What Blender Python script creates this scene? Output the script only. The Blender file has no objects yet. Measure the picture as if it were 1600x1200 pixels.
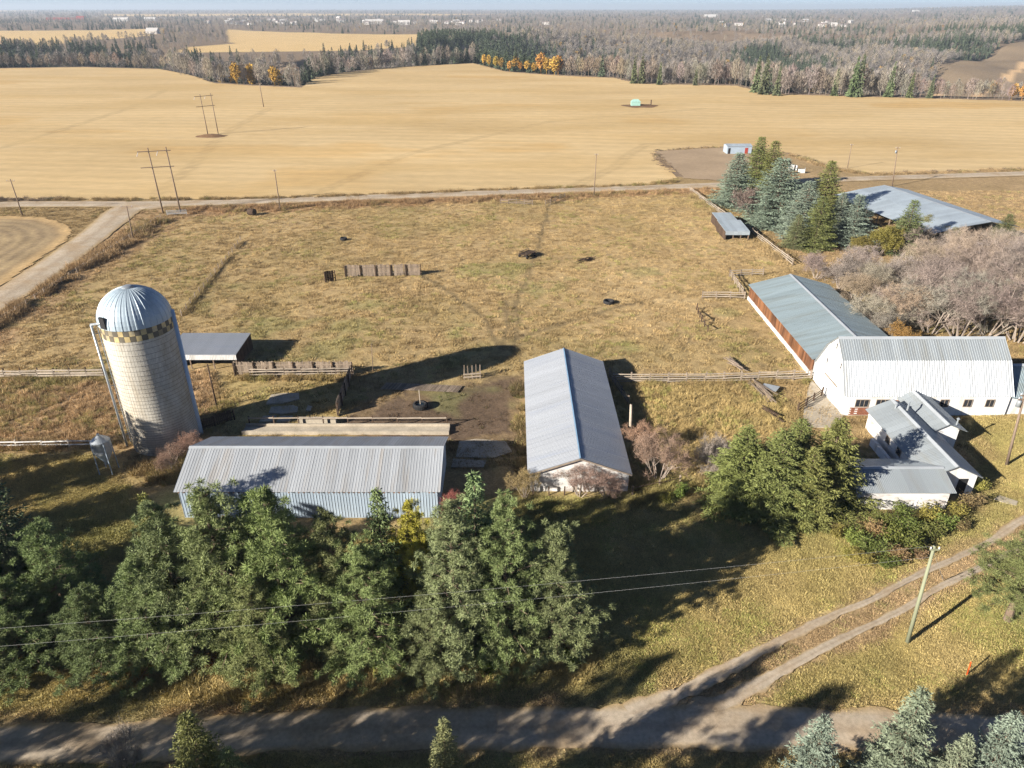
import bpy, math, random
import numpy as np
from mathutils import Vector, Matrix

R = math.radians
rng = np.random.default_rng(11)
random.seed(11)
sc = bpy.context.scene
C = sc.collection

# ------------------------------------------------------------------ camera
CAM_H = 46.0
FPX = 1111.0                       # focal length of the survey photo, in its own pixels
PITCH = math.atan((600 - 13) / FPX)
cd = bpy.data.cameras.new('camera')
cam = bpy.data.objects.new('camera', cd)
C.objects.link(cam)
cam.location = (0, 0, CAM_H)
cam.rotation_euler = (math.pi / 2 - PITCH, 0, 0)
cd.sensor_fit = 'HORIZONTAL'
cd.angle = 2 * math.atan(800 / FPX)
cd.clip_start = 0.5
cd.clip_end = 40000
sc.camera = cam

# ------------------------------------------------------------------ sky, sun, exposure
SUN_EL, SHADOW_AZ = R(21.4), R(31.5)       # shadows run towards (cos, sin) of this azimuth
w = bpy.data.worlds.new('World')
sc.world = w
w.use_nodes = True
nt = w.node_tree
bg = nt.nodes['Background']
sky = nt.nodes.new('ShaderNodeTexSky')
sky.sky_type = 'NISHITA'
sky.sun_disc = False
sky.sun_elevation = SUN_EL
sky.sun_rotation = math.atan2(-math.cos(SHADOW_AZ), -math.sin(SHADOW_AZ)) % (2 * math.pi)
sky.air_density = 0.55
sky.dust_density = 0.8
sky.ozone_density = 2.5
sky.altitude = 2500
nt.links.new(sky.outputs[0], bg.inputs[0])
bg.inputs[1].default_value = 0.05
sl = bpy.data.lights.new('sun', 'SUN')
sl.energy = 5.0
sl.angle = R(0.53)
sl.color = (1.0, 0.92, 0.80)
so = bpy.data.objects.new('sun', sl)
C.objects.link(so)
so.rotation_euler = Vector((math.cos(SHADOW_AZ) * math.cos(SUN_EL), math.sin(SHADOW_AZ) * math.cos(SUN_EL),
                            -math.sin(SUN_EL))).to_track_quat('-Z', 'Y').to_euler()
sc.view_settings.view_transform = 'Standard'
sc.view_settings.look = 'None'
sc.view_settings.exposure = 1.2
sc.view_settings.gamma = 1.0
sc.view_settings.use_curve_mapping = False
sc.render.engine = 'CYCLES'
sc.cycles.max_bounces = 4
sc.cycles.use_adaptive_sampling = True
sc.cycles.adaptive_threshold = 0.02
sc.cycles.diffuse_bounces = 1
sc.cycles.use_denoising = True
sc.cycles.denoising_prefilter = 'NONE'
sc.cycles.denoising_input_passes = 'RGB_ALBEDO_NORMAL'
sc.cycles.glossy_bounces = 2
sc.cycles.transmission_bounces = 2
sc.cycles.transparent_max_bounces = 4
sc.cycles.volume_bounces = 0
sc.cycles.caustics_reflective = False
sc.cycles.caustics_refractive = False

# ------------------------------------------------------------------ survey helpers
_c, _s = math.cos(PITCH), math.sin(PITCH)


def gp(px, py, z=0.0):
    """Real-world point of a place measured on the photo at height z."""
    u = (px - 800) / FPX
    v = -(py - 600) / FPX
    dx, dy, dz = u, _c + v * _s, -_s + v * _c
    t = (z - CAM_H) / dz
    return Vector((dx * t, dy * t, z))


def top_z(py, y):
    """Height of something seen at photo row py that stands y metres ahead."""
    v = -(py - 600) / FPX
    return CAM_H + (-_s + v * _c) * y / (_c + v * _s)


def lin(r, g, b):
    f = lambda c: ((c / 255 + 0.055) / 1.055) ** 2.4 if c > 10 else c / 255 / 12.92
    return (f(r), f(g), f(b))


def _hash(ix, iy, seed):
    h = (ix.astype(np.int64) * 374761393 + iy.astype(np.int64) * 668265263 + seed * 1442695041) & 0x7fffffff
    h = ((h ^ (h >> 13)) * 1274126177) & 0x7fffffff
    h = h ^ (h >> 16)
    return (h & 0xffff) / 65535.0


def vnoise(x, y, seed=0):
    x = np.asarray(x, float); y = np.asarray(y, float)
    ix = np.floor(x); iy = np.floor(y)
    fx = x - ix; fy = y - iy
    fx = fx * fx * (3 - 2 * fx); fy = fy * fy * (3 - 2 * fy)
    a = _hash(ix, iy, seed); b = _hash(ix + 1, iy, seed)
    c = _hash(ix, iy + 1, seed); d = _hash(ix + 1, iy + 1, seed)
    return (a * (1 - fx) + b * fx) * (1 - fy) + (c * (1 - fx) + d * fx) * fy


def fbm(x, y, seed=0, o=4):
    t = 0; a = 0.5; n = 0
    for i in range(o):
        t = t + a * vnoise(x * 2 ** i, y * 2 ** i, seed + i * 17)
        n += a; a *= 0.55
    return t / n


def inpoly(x, y, poly):
    x = np.asarray(x); y = np.asarray(y)
    r = np.zeros(x.shape, bool)
    n = len(poly)
    j = n - 1
    for i in range(n):
        xi, yi = poly[i]; xj, yj = poly[j]
        if yi != yj:
            cnd = ((yi > y) != (yj > y)) & (x < (xj - xi) * (y - yi) / (yj - yi) + xi)
            r ^= cnd
        j = i
    return r


def smooth(a, b, x):
    t = np.clip((x - a) / (b - a), 0, 1)
    return t * t * (3 - 2 * t)


def gpoly(pts):
    return [tuple(gp(*p)[:2]) for p in pts]


def seg_dist(x, y, pts):
    d = np.full(np.shape(x), 1e9)
    for (x0, y0), (x1, y1) in zip(pts[:-1], pts[1:]):
        dx, dy = x1 - x0, y1 - y0
        t = np.clip(((x - x0) * dx + (y - y0) * dy) / (dx * dx + dy * dy), 0, 1)
        d = np.minimum(d, np.hypot(x - x0 - t * dx, y - y0 - t * dy))
    return d


# ------------------------------------------------------------------ object helpers
def tag(o, label=None, cat=None, group=None, kind=None):
    if label: o['label'] = label
    if cat: o['category'] = cat
    if group: o['group'] = group
    if kind: o['kind'] = kind
    return o


def empty(name, loc=(0, 0, 0), rz=0.0, label=None, cat=None, group=None):
    o = bpy.data.objects.new(name, None)
    o.location = loc
    o.rotation_euler = (0, 0, rz)
    o.empty_display_size = 0.2
    C.objects.link(o)
    return tag(o, label, cat, group)


def link(name, me, parent=None, loc=(0, 0, 0), rot=(0, 0, 0), scale=(1, 1, 1)):
    o = bpy.data.objects.new(name, me)
    o.location = loc; o.rotation_euler = rot; o.scale = scale
    if parent: o.parent = parent
    C.objects.link(o)
    return o


def npmesh(name, V, F, mats, mi=None, smooth_=False):
    """V (n,3), F (m,k) with constant k."""
    V = np.asarray(V, np.float32); F = np.asarray(F, np.int32)
    me = bpy.data.meshes.new(name)
    k = F.shape[1]
    me.vertices.add(len(V)); me.vertices.foreach_set('co', V.ravel())
    me.loops.add(F.size); me.loops.foreach_set('vertex_index', F.ravel())
    me.polygons.add(len(F)); me.polygons.foreach_set('loop_start', np.arange(0, F.size, k, dtype=np.int32))
    for m in (mats if isinstance(mats, (list, tuple)) else [mats]): me.materials.append(m)
    if mi is not None: me.polygons.foreach_set('material_index', np.asarray(mi, np.int32))
    me.polygons.foreach_set('use_smooth', np.full(len(F), smooth_, bool))
    me.update(calc_edges=True)
    return me


class MB:
    """collects simple solids into one mesh"""
    def __init__(s): s.v = []; s.f = []; s.m = []

    def add(s, V, F, m=0):
        b = len(s.v)
        s.v += [tuple(v) for v in V]
        s.f += [tuple(i + b for i in f) for f in F]
        s.m += [m] * len(F)
        return s

    def box(s, x0, x1, y0, y1, z0, z1, m=0):
        V = [(x0, y0, z0), (x1, y0, z0), (x1, y1, z0), (x0, y1, z0), (x0, y0, z1), (x1, y0, z1), (x1, y1, z1), (x0, y1, z1)]
        return s.add(V, [(0, 3, 2, 1), (4, 5, 6, 7), (0, 1, 5, 4), (1, 2, 6, 5), (2, 3, 7, 6), (3, 0, 4, 7)], m)

    def bar(s, a, b, w, h=None, m=0):
        a = Vector(a); b = Vector(b); d = (b - a).normalized()
        up = Vector((0, 0, 1)) if abs(d.z) < 0.95 else Vector((0, 1, 0))
        sx = d.cross(up).normalized(); sy = sx.cross(d)
        h = h or w
        V = []
        for p in (a, b):
            for i, j in ((-1, -1), (1, -1), (1, 1), (-1, 1)):
                V.append(p + sx * (w / 2 * i) + sy * (h / 2 * j))
        return s.add(V, [(0, 3, 2, 1), (4, 5, 6, 7), (0, 1, 5, 4), (1, 2, 6, 5), (2, 3, 7, 6), (3, 0, 4, 7)], m)

    def tube(s, a, b, r0, r1=None, n=8, m=0, cap=True):
        a = Vector(a); b = Vector(b); d = (b - a).normalized()
        r1 = r0 if r1 is None else r1
        up = Vector((0, 0, 1)) if abs(d.z) < 0.95 else Vector((0, 1, 0))
        sx = d.cross(up).normalized(); sy = sx.cross(d)
        V = []
        for p, r in ((a, r0), (b, r1)):
            for i in range(n):
                t = 2 * math.pi * i / n
                V.append(p + sx * (r * math.cos(t)) + sy * (r * math.sin(t)))
        F = [(i, (i + 1) % n, n + (i + 1) % n, n + i) for i in range(n)]
        if cap: F += [tuple(range(n - 1, -1, -1)), tuple(range(n, 2 * n))]
        return s.add(V, F, m)

    def lathe(s, prof, n=24, m=0, c=(0, 0, 0)):
        V = []
        for r, z in prof:
            for i in range(n):
                t = 2 * math.pi * i / n
                V.append((c[0] + r * math.cos(t), c[1] + r * math.sin(t), c[2] + z))
        F = []
        for k in range(len(prof) - 1):
            for i in range(n):
                F.append((k * n + i, k * n + (i + 1) % n, (k + 1) * n + (i + 1) % n, (k + 1) * n + i))
        return s.add(V, F, m)

    def mesh(s, name, mats, smooth_=False):
        me = bpy.data.meshes.new(name)
        me.from_pydata(s.v, [], s.f)
        for m in (mats if isinstance(mats, (list, tuple)) else [mats]): me.materials.append(m)
        me.polygons.foreach_set('material_index', s.m)
        if smooth_: me.polygons.foreach_set('use_smooth', [True] * len(s.f))
        me.update()
        return me

    def build(s, name, mats, parent=None, smooth_=False, **k):
        return link(name, s.mesh(name, mats, smooth_), parent, **k)


def copy_tree(o, parent=None):
    c = o.copy()
    C.objects.link(c)
    c.parent = parent
    for ch in o.children:
        copy_tree(ch, c)
    return c


# ------------------------------------------------------------------ materials
M = {}


def mat(name, col, rough=0.8, amt=0.25, scale=1.0, stretch=(1, 1, 1), col2=None, thr=0.5, soft=0.2, bump=0.0, bscale=8.0,
        metal=0.0, rand=0.0, objcol=False, tint=False, fine=0.0, fscale=20.0, spec=0.3, local=False, c2scale=None, vcol=None, transl=0.0):
    m = bpy.data.materials.new(name)
    m.use_nodes = True
    t = m.node_tree; N = t.nodes; L = t.links
    b = N['Principled BSDF']
    b.inputs['Roughness'].default_value = rough
    b.inputs['Metallic'].default_value = metal
    b.inputs['Specular IOR Level'].default_value = spec
    if local:
        g = N.new('ShaderNodeTexCoord'); src = g.outputs['Object']
    else:
        g = N.new('ShaderNodeNewGeometry'); src = g.outputs['Position']
    mp = N.new('ShaderNodeMapping'); mp.inputs['Scale'].default_value = stretch
    L.new(src, mp.inputs[0])

    def noise(sc_, det=4):
        n = N.new('ShaderNodeTexNoise'); n.inputs['Scale'].default_value = sc_; n.inputs['Detail'].default_value = min(det, 3)
        n.inputs['Roughness'].default_value = 0.6
        L.new(mp.outputs[0], n.inputs['Vector'])
        return n.outputs['Fac']

    def mixc(fac, a, bb, mode='MIX'):
        x = N.new('ShaderNodeMix'); x.data_type = 'RGBA'; x.blend_type = mode
        for inp, val in ((x.inputs[0], fac), (x.inputs[6], a), (x.inputs[7], bb)):
            if isinstance(val, (tuple, list)): inp.default_value = (*val[:3], 1)
            elif isinstance(val, (int, float)): inp.default_value = val
            else: L.new(val, inp)
        return x.outputs[2]

    def rng_(sock, a0, a1, b0, b1):
        r = N.new('ShaderNodeMapRange')
        r.inputs[1].default_value = a0; r.inputs[2].default_value = a1; r.inputs[3].default_value = b0; r.inputs[4].default_value = b1
        L.new(sock, r.inputs[0])
        return r.outputs[0]

    cur = tuple(col)
    if vcol:
        a = N.new('ShaderNodeAttribute'); a.attribute_name = vcol; cur = a.outputs['Color']
    if tint:
        a = N.new('ShaderNodeAttribute'); a.attribute_type = 'INSTANCER'; a.attribute_name = 'tint'; cur = a.outputs['Color']
    if objcol:
        a = N.new('ShaderNodeObjectInfo'); cur = a.outputs['Color']
    if col2 is not None:
        f = rng_(noise(c2scale or scale * 0.7, 6), thr - soft / 2, thr + soft / 2, 0, 1)
        cur = mixc(f, cur, col2)
    if amt:
        f = rng_(noise(scale), 0.25, 0.75, 1 - amt, 1 + amt)
        cur = mixc(1.0, cur, f, 'MULTIPLY')
    if fine:
        f = rng_(noise(fscale, 2), 0.25, 0.75, 1 - fine, 1 + fine)
        cur = mixc(1.0, cur, f, 'MULTIPLY')
    if rand:
        oi = N.new('ShaderNodeObjectInfo')
        f = rng_(oi.outputs['Random'], 0, 1, 1 - rand, 1 + rand)
        cur = mixc(1.0, cur, f, 'MULTIPLY')
    if isinstance(cur, tuple): b.inputs['Base Color'].default_value = (*cur, 1)
    else: L.new(cur, b.inputs['Base Color'])
    if bump:
        bn = N.new('ShaderNodeBump'); bn.inputs['Strength'].default_value = bump; bn.inputs['Distance'].default_value = 0.1
        L.new(noise(bscale, 5), bn.inputs['Height']); L.new(bn.outputs[0], b.inputs['Normal'])
    if transl:
        tr = N.new('ShaderNodeBsdfTranslucent'); ms = N.new('ShaderNodeMixShader'); ms.inputs[0].default_value = transl
        if isinstance(cur, tuple): tr.inputs[0].default_value = (*cur, 1)
        else: L.new(cur, tr.inputs[0])
        L.new(b.outputs[0], ms.inputs[1]); L.new(tr.outputs[0], ms.inputs[2])
        L.new(ms.outputs[0], N['Material Output'].inputs['Surface'])
    M[name] = m
    return m


mat('ground', (0.2, 0.16, 0.08), 0.95, 0.28, 0.9, vcol='col', fine=0.35, fscale=6.0, bump=0.6, bscale=3.0, spec=0.1)
mat('stubble', lin(202, 176, 130), 0.95, 0.10, 0.02, stretch=(0.5, 1.3, 1), vcol='col', col2=lin(192, 165, 119), c2scale=0.015, thr=0.56, soft=0.2, fine=0.10, fscale=0.35, spec=0.05)
mat('ploughed', lin(176, 150, 112), 0.95, 0.2, 0.12, vcol='col', fine=0.2, fscale=1.2, bump=0.5, bscale=1.5, spec=0.05)
mat('gravel', lin(172, 155, 134), 0.95, 0.1, 0.25, fine=0.18, fscale=3.0, vcol='col', col2=lin(168, 147, 120), thr=0.57, soft=0.25, bump=0.3, bscale=14, spec=0.1)
mat('gravel_pad', lin(164, 144, 120), 0.95, 0.15, 0.08, fine=0.1, fscale=1.0, spec=0.1)
mat('grass', (0.2, 0.2, 0.1), 0.8, 0.0, tint=True, rand=0.35, spec=0.15, transl=0.12)
mat('far_twig', (0.2, 0.17, 0.15), 0.9, 0.0, tint=True, rand=0.2, spec=0.05)
mat('needle', (0.1, 0.14, 0.07), 0.7, 0.30, 0.7, objcol=True, fine=0.25, fscale=3.5, spec=0.25)
mat('twig', (0.3, 0.25, 0.2), 0.85, 0.2, 0.8, objcol=True, fine=0.2, fscale=4, spec=0.1)
mat('leaf', (0.4, 0.3, 0.05), 0.7, 0.25, 0.8, objcol=True, fine=0.3, fscale=4, spec=0.2, transl=0.35)
mat('bark', lin(122, 106, 92), 0.9, 0.3, 1.5, stretch=(1, 1, 0.3), fine=0.2, spec=0.1)
mat('bark_grey', lin(150, 138, 128), 0.9, 0.3, 1.5, stretch=(1, 1, 0.3), spec=0.1)
mat('old_wood', lin(140, 126, 112), 0.9, 0.25, 1.2, rand=0.28, fine=0.2, fscale=9, stretch=(1, 1, 0.4), spec=0.1)
mat('rail_wood', lin(168, 156, 142), 0.9, 0.2, 1.2, rand=0.2, fine=0.2, fscale=9, spec=0.1)
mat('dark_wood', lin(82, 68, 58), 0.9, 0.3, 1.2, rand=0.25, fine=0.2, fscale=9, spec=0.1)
mat('red_wood', lin(134, 94, 66), 0.85, 0.3, 0.6, stretch=(1, 1, 0.3), col2=lin(88, 62, 48), thr=0.52, soft=0.3, rand=0.35, spec=0.1)
mat('pole_wood', lin(128, 112, 98), 0.9, 0.2, 1.0, stretch=(1, 1, 0.2), spec=0.1)
mat('green_pole', lin(138, 142, 118), 0.9, 0.15, 1.0, stretch=(1, 1, 0.2), spec=0.1)
mat('roof_blue', lin(170, 182, 192), 0.42, 0.10, 0.25, metal=0.25, rand=0.09, spec=0.5, fine=0.04, fscale=1.5)
mat('roof_shed', lin(172, 177, 183), 0.45, 0.12, 0.3, metal=0.2, rand=0.10, spec=0.5, stretch=(2.2, 0.22, 0.22), col2=lin(160, 158, 156), c2scale=0.6, thr=0.6, soft=0.2, fine=0.05, fscale=2)
mat('roof_white', lin(164, 169, 177), 0.42, 0.07, 0.25, metal=0.25, rand=0.04, spec=0.5, stretch=(0.22, 2.2, 0.22), col2=lin(150, 157, 170), c2scale=0.5, thr=0.62, soft=0.2, fine=0.04, fscale=2)
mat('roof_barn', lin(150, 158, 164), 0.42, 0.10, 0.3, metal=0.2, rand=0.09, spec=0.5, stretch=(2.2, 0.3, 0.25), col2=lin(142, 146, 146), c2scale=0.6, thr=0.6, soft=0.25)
mat('roof_barn_low_lit', lin(184, 190, 196), 0.42, 0.08, 0.3, metal=0.15, rand=0.08, spec=0.5, stretch=(2.2, 0.3, 0.25), col2=lin(170, 172, 172), c2scale=0.6, thr=0.6, soft=0.2)  # lower slope's brighter sun reflection is painted into this paler colour
mat('roof_green', lin(140, 155, 162), 0.5, 0.10, 0.2, metal=0.2, rand=0.05, spec=0.5, stretch=(0.25, 2, 0.25), col2=lin(128, 138, 140), c2scale=0.5, thr=0.58, soft=0.2, fine=0.05, fscale=2)
mat('ridge_blue', lin(104, 132, 158), 0.5, 0.1, 0.5, spec=0.4)
mat('ridge_metal', lin(178, 184, 190), 0.4, 0.1, 0.5, metal=0.2, spec=0.5)
mat('wall_metal', lin(168, 184, 200), 0.5, 0.1, 0.3, metal=0.2, rand=0.06, spec=0.5)
mat('white_paint', lin(222, 222, 222), 0.7, 0.06, 0.6, fine=0.04, spec=0.3, stretch=(1.5, 1.5, 0.3), col2=lin(196, 192, 184), c2scale=0.7, thr=0.6, soft=0.2)
mat('worn_white', lin(218, 216, 214), 0.85, 0.12, 0.9, col2=lin(150, 138, 130), thr=0.59, soft=0.22, c2scale=0.8, stretch=(0.5, 1, 1.6), fine=0.1, spec=0.2)
mat('brick', lin(142, 96, 78), 0.9, 0.2, 1.5, fine=0.2, fscale=8, rand=0.15, spec=0.1)
mat('dark', (0.02, 0.02, 0.022), 0.8, 0.2, 2)
mat('glass', (0.03, 0.035, 0.045), 0.12, 0.2, 1.5, spec=0.6)
mat('frame', lin(140, 128, 116), 0.8, 0.2, 2)
mat('concrete', lin(192, 187, 176), 0.9, 0.16, 0.5, fine=0.14, fscale=5, col2=lin(172, 160, 140), thr=0.56, soft=0.2, stretch=(1, 1, 0.35), spec=0.1)
mat('slab', lin(176, 166, 150), 0.9, 0.2, 0.7, fine=0.15, fscale=5, spec=0.1)
mat('hoop', lin(120, 112, 104), 0.6, 0.3, 1.0, metal=0.4)
mat('checker_light', lin(196, 176, 128), 0.85, 0.25, 1.0, rand=0.22, col2=lin(150, 140, 118), thr=.55)
mat('checker_dark', lin(104, 98, 86), 0.85, 0.25, 1.0, rand=0.15)
mat('dome', lin(164, 180, 192), 0.45, 0.10, 0.7, metal=0.1, rand=0.07, spec=0.5)
mat('galv', lin(165, 172, 178), 0.4, 0.15, 1.0, metal=0.4, spec=0.5)
mat('rubber', (0.025, 0.025, 0.027), 0.8, 0.3, 4)
mat('water', (0.02, 0.03, 0.04), 0.1, 0)
mat('wire', lin(190, 190, 188), 0.6, 0)
mat('porcelain', lin(200, 200, 205), 0.3, 0)
mat('orange', lin(225, 95, 40), 0.6, 0.1)
mat('teal_paint', lin(150, 190, 180), 0.5, 0.1)
mat('house_white', lin(194, 191, 188), 0.8, 0.05, 0.1, rand=0.12)
mat('house_roof', lin(120, 110, 108), 0.8, 0.1, 0.1, rand=0.3)
mat('red_wall', lin(150, 60, 50), 0.8, 0.1, 0.1)
mat('sand', lin(205, 175, 145), 0.95, 0.2, 0.1)

# ------------------------------------------------------------------ terrain
EDGE_PX = [(-260, 110), (0, 107), (130, 105), (250, 108), (300, 118), (335, 130), (400, 134), (470, 137), (492, 122), (540, 113), (620, 105),
           (740, 99), (790, 112), (870, 118), (960, 122), (1000, 131), (1150, 134), (1200, 147), (1300, 150), (1450, 154), (1600, 158), (1860, 166)]
_e = [gp(*p) for p in EDGE_PX]
EDGE_U = np.array([p.x / p.y for p in _e]); EDGE_Y = np.array([p.y for p in _e])


def edge_y(u):
    return np.interp(u, EDGE_U, EDGE_Y)


def terrain(x, y):
    """height of the land: flat farm plateau, wooded valley beyond the stubble, low rise at the horizon"""
    x = np.asarray(x, float); y = np.asarray(y, float)
    yy = np.maximum(y, 1.0)
    u = x / yy
    wv = y - edge_y(u)
    right = smooth(-0.12, 0.15, u)
    depth = 19 + 22 * right
    W0 = 190 + 170 * right
    W1 = 260 + 780 * right
    val = smooth(8, 60 + 140 * right, wv) * (1 - smooth(W0, W1, wv))
    z = -depth * val + (fbm(x / 170, y / 150, 88, 3) - 0.5) * 34 * right * smooth(60, 260, wv) * (1 - smooth(900, 1400, wv))
    z = np.where(y > 50, z, 0)
    d = np.hypot(x, y)
    z = z + 16 * smooth(2500, 13000, d) + 60 * smooth(0.25, 0.8, u) * smooth(2500, 13000, d) * (y > 0)
    z = z + (fbm(x / 260, y / 260, 5, 3) - 0.5) * 7 * smooth(900, 2200, d)
    z = z + 11 * smooth(0.44, 0.62, u) * smooth(330, 800, wv) * (y > 50)
    return z


def micro(x, y):
    d = np.hypot(x, y)
    return ((fbm(x / 2.2, y / 2.2, 3, 3) - 0.5) * 0.16) * (1 - smooth(190, 230, d)) - 0.06


STUBBLE = gpoly([(-420, 330), (0, 312), (200, 312), (420, 310), (600, 304), (800, 295), (1000, 288), (1055, 281), (1050, 262), (1025, 244), (1030, 235), (1120, 230), (1175, 228), (1235, 240),
                 (1300, 262), (1360, 272), (1600, 264), (1950, 256)] + [p for p in EDGE_PX[::-1]])
FIELD_A = gpoly([(-300, 74), (-300, 49), (0, 48), (120, 47), (255, 45), (262, 50), (235, 57), (130, 63), (60, 74)])
FIELD_B = gpoly([(355, 45.5), (400, 48), (520, 52.5), (660, 53), (740, 56), (655, 72), (560, 79), (400, 81), (270, 82), (290, 74), (362, 68)])
FIELD_C = gpoly([(160, 23.5), (420, 22.5), (800, 23), (700, 24.5), (300, 26), (170, 26)])
FIELD_D = gpoly([(-100, 18.5), (60, 18), (60, 20), (-100, 20.5)])
BROWN = gpoly([(1390, 140), (1405, 150), (1600, 156), (1900, 164), (1900, 62), (1600, 64), (1540, 70), (1480, 74), (1430, 92), (1470, 112)])
CLEAR = [FIELD_A, FIELD_B, FIELD_C, FIELD_D, BROWN]

TR = [gp(*p) for p in ((985, 1118), (1080, 1075), (1175, 1024), (1276, 973), (1359, 938), (1447, 893), (1534, 853), (1600, 812), (1700, 762))]
TL = [gp(*p) for p in ((1060, 1128), (1150, 1088), (1232, 1043), (1316, 998), (1403, 957), (1469, 917), (1512, 897), (1620, 842), (1720, 792))]
TM = [tuple(((a_ + b_) / 2)[:2]) for a_, b_ in zip(TR, TL)]
LANE = [tuple(gp(*p)[:2]) for p in ((-700, 1100), (-200, 1155), (150, 1160), (500, 1139), (800, 1137), (1100, 1136), (1400, 1142), (1800, 1155))]
# colour of the ground cover by zone (what grows or lies there)
Z_PAST = gpoly([(-400, 620), (0, 520), (250, 338), (420, 326), (800, 312), (1085, 300), (1240, 412), (1165, 470), (1270, 590), (960, 600), (560, 590), (300, 590), (0, 592)])
Z_WEED = gpoly([(-300, 610), (0, 594), (165, 590), (330, 575), (365, 640), (330, 700), (150, 700), (0, 705), (-300, 730)])
Z_DIRT = gpoly([(556, 592), (640, 612), (700, 600), (760, 585), (815, 590), (820, 690), (700, 690), (560, 680), (530, 660), (560, 640), (640, 615)])
Z_YARD = gpoly([(360, 590), (556, 590), (540, 690), (380, 690), (310, 690)])
Z_TALL = gpoly([(950, 602), (1170, 600), (1250, 640), (1240, 690), (1120, 720), (1050, 760), (990, 770), (985, 690)])
Z_LAWN = gpoly([(-600, 760), (0, 715), (150, 712), (300, 840), (700, 830), (830, 780), (1000, 780), (1100, 800), (1330, 820), (1540, 790), (1520, 640), (1700, 650), (2200, 800), (2600, 1500), (-1200, 1500)])
Z_FRONT = gpoly([(700, 780), (830, 768), (1000, 768), (1060, 740), (1100, 750), (1085, 800), (960, 815), (830, 835), (720, 830)])
Z_DITCH_L = [tuple(gp(*p)[:2]) for p in ((-80, 545), (60, 450), (170, 385), (255, 335), (330, 328))]
Z_DITCH_N = [tuple(gp(*p)[:2]) for p in ((300, 328), (430, 325), (560, 318), (800, 309), (1000, 301), (1110, 297))]
PATHS = [[tuple(gp(*p)[:2]) for p in q] for q in (((862, 310), (850, 350), (838, 400), (822, 440), (806, 470), (810, 500), (800, 545)),
                                                  ((660, 430), (700, 455), (755, 495), (772, 530), (785, 545)), ((790, 470), (793, 510), (786, 540)),
                                                  ((1000, 470), (900, 500), (800, 530)))]
Z_CORNER = gpoly([(-300, 560), (-300, 352), (0, 338), (70, 340), (105, 352), (112, 366), (95, 382), (0, 446)])
PAD = gpoly([(1022, 236), (1120, 231), (1175, 232), (1200, 262), (1120, 282), (1068, 278), (1052, 262)])


def ground_col(x, y):
    return sum(_ground_col(x, y, s_) for s_ in (0, 100, 200)) / 3


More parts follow.
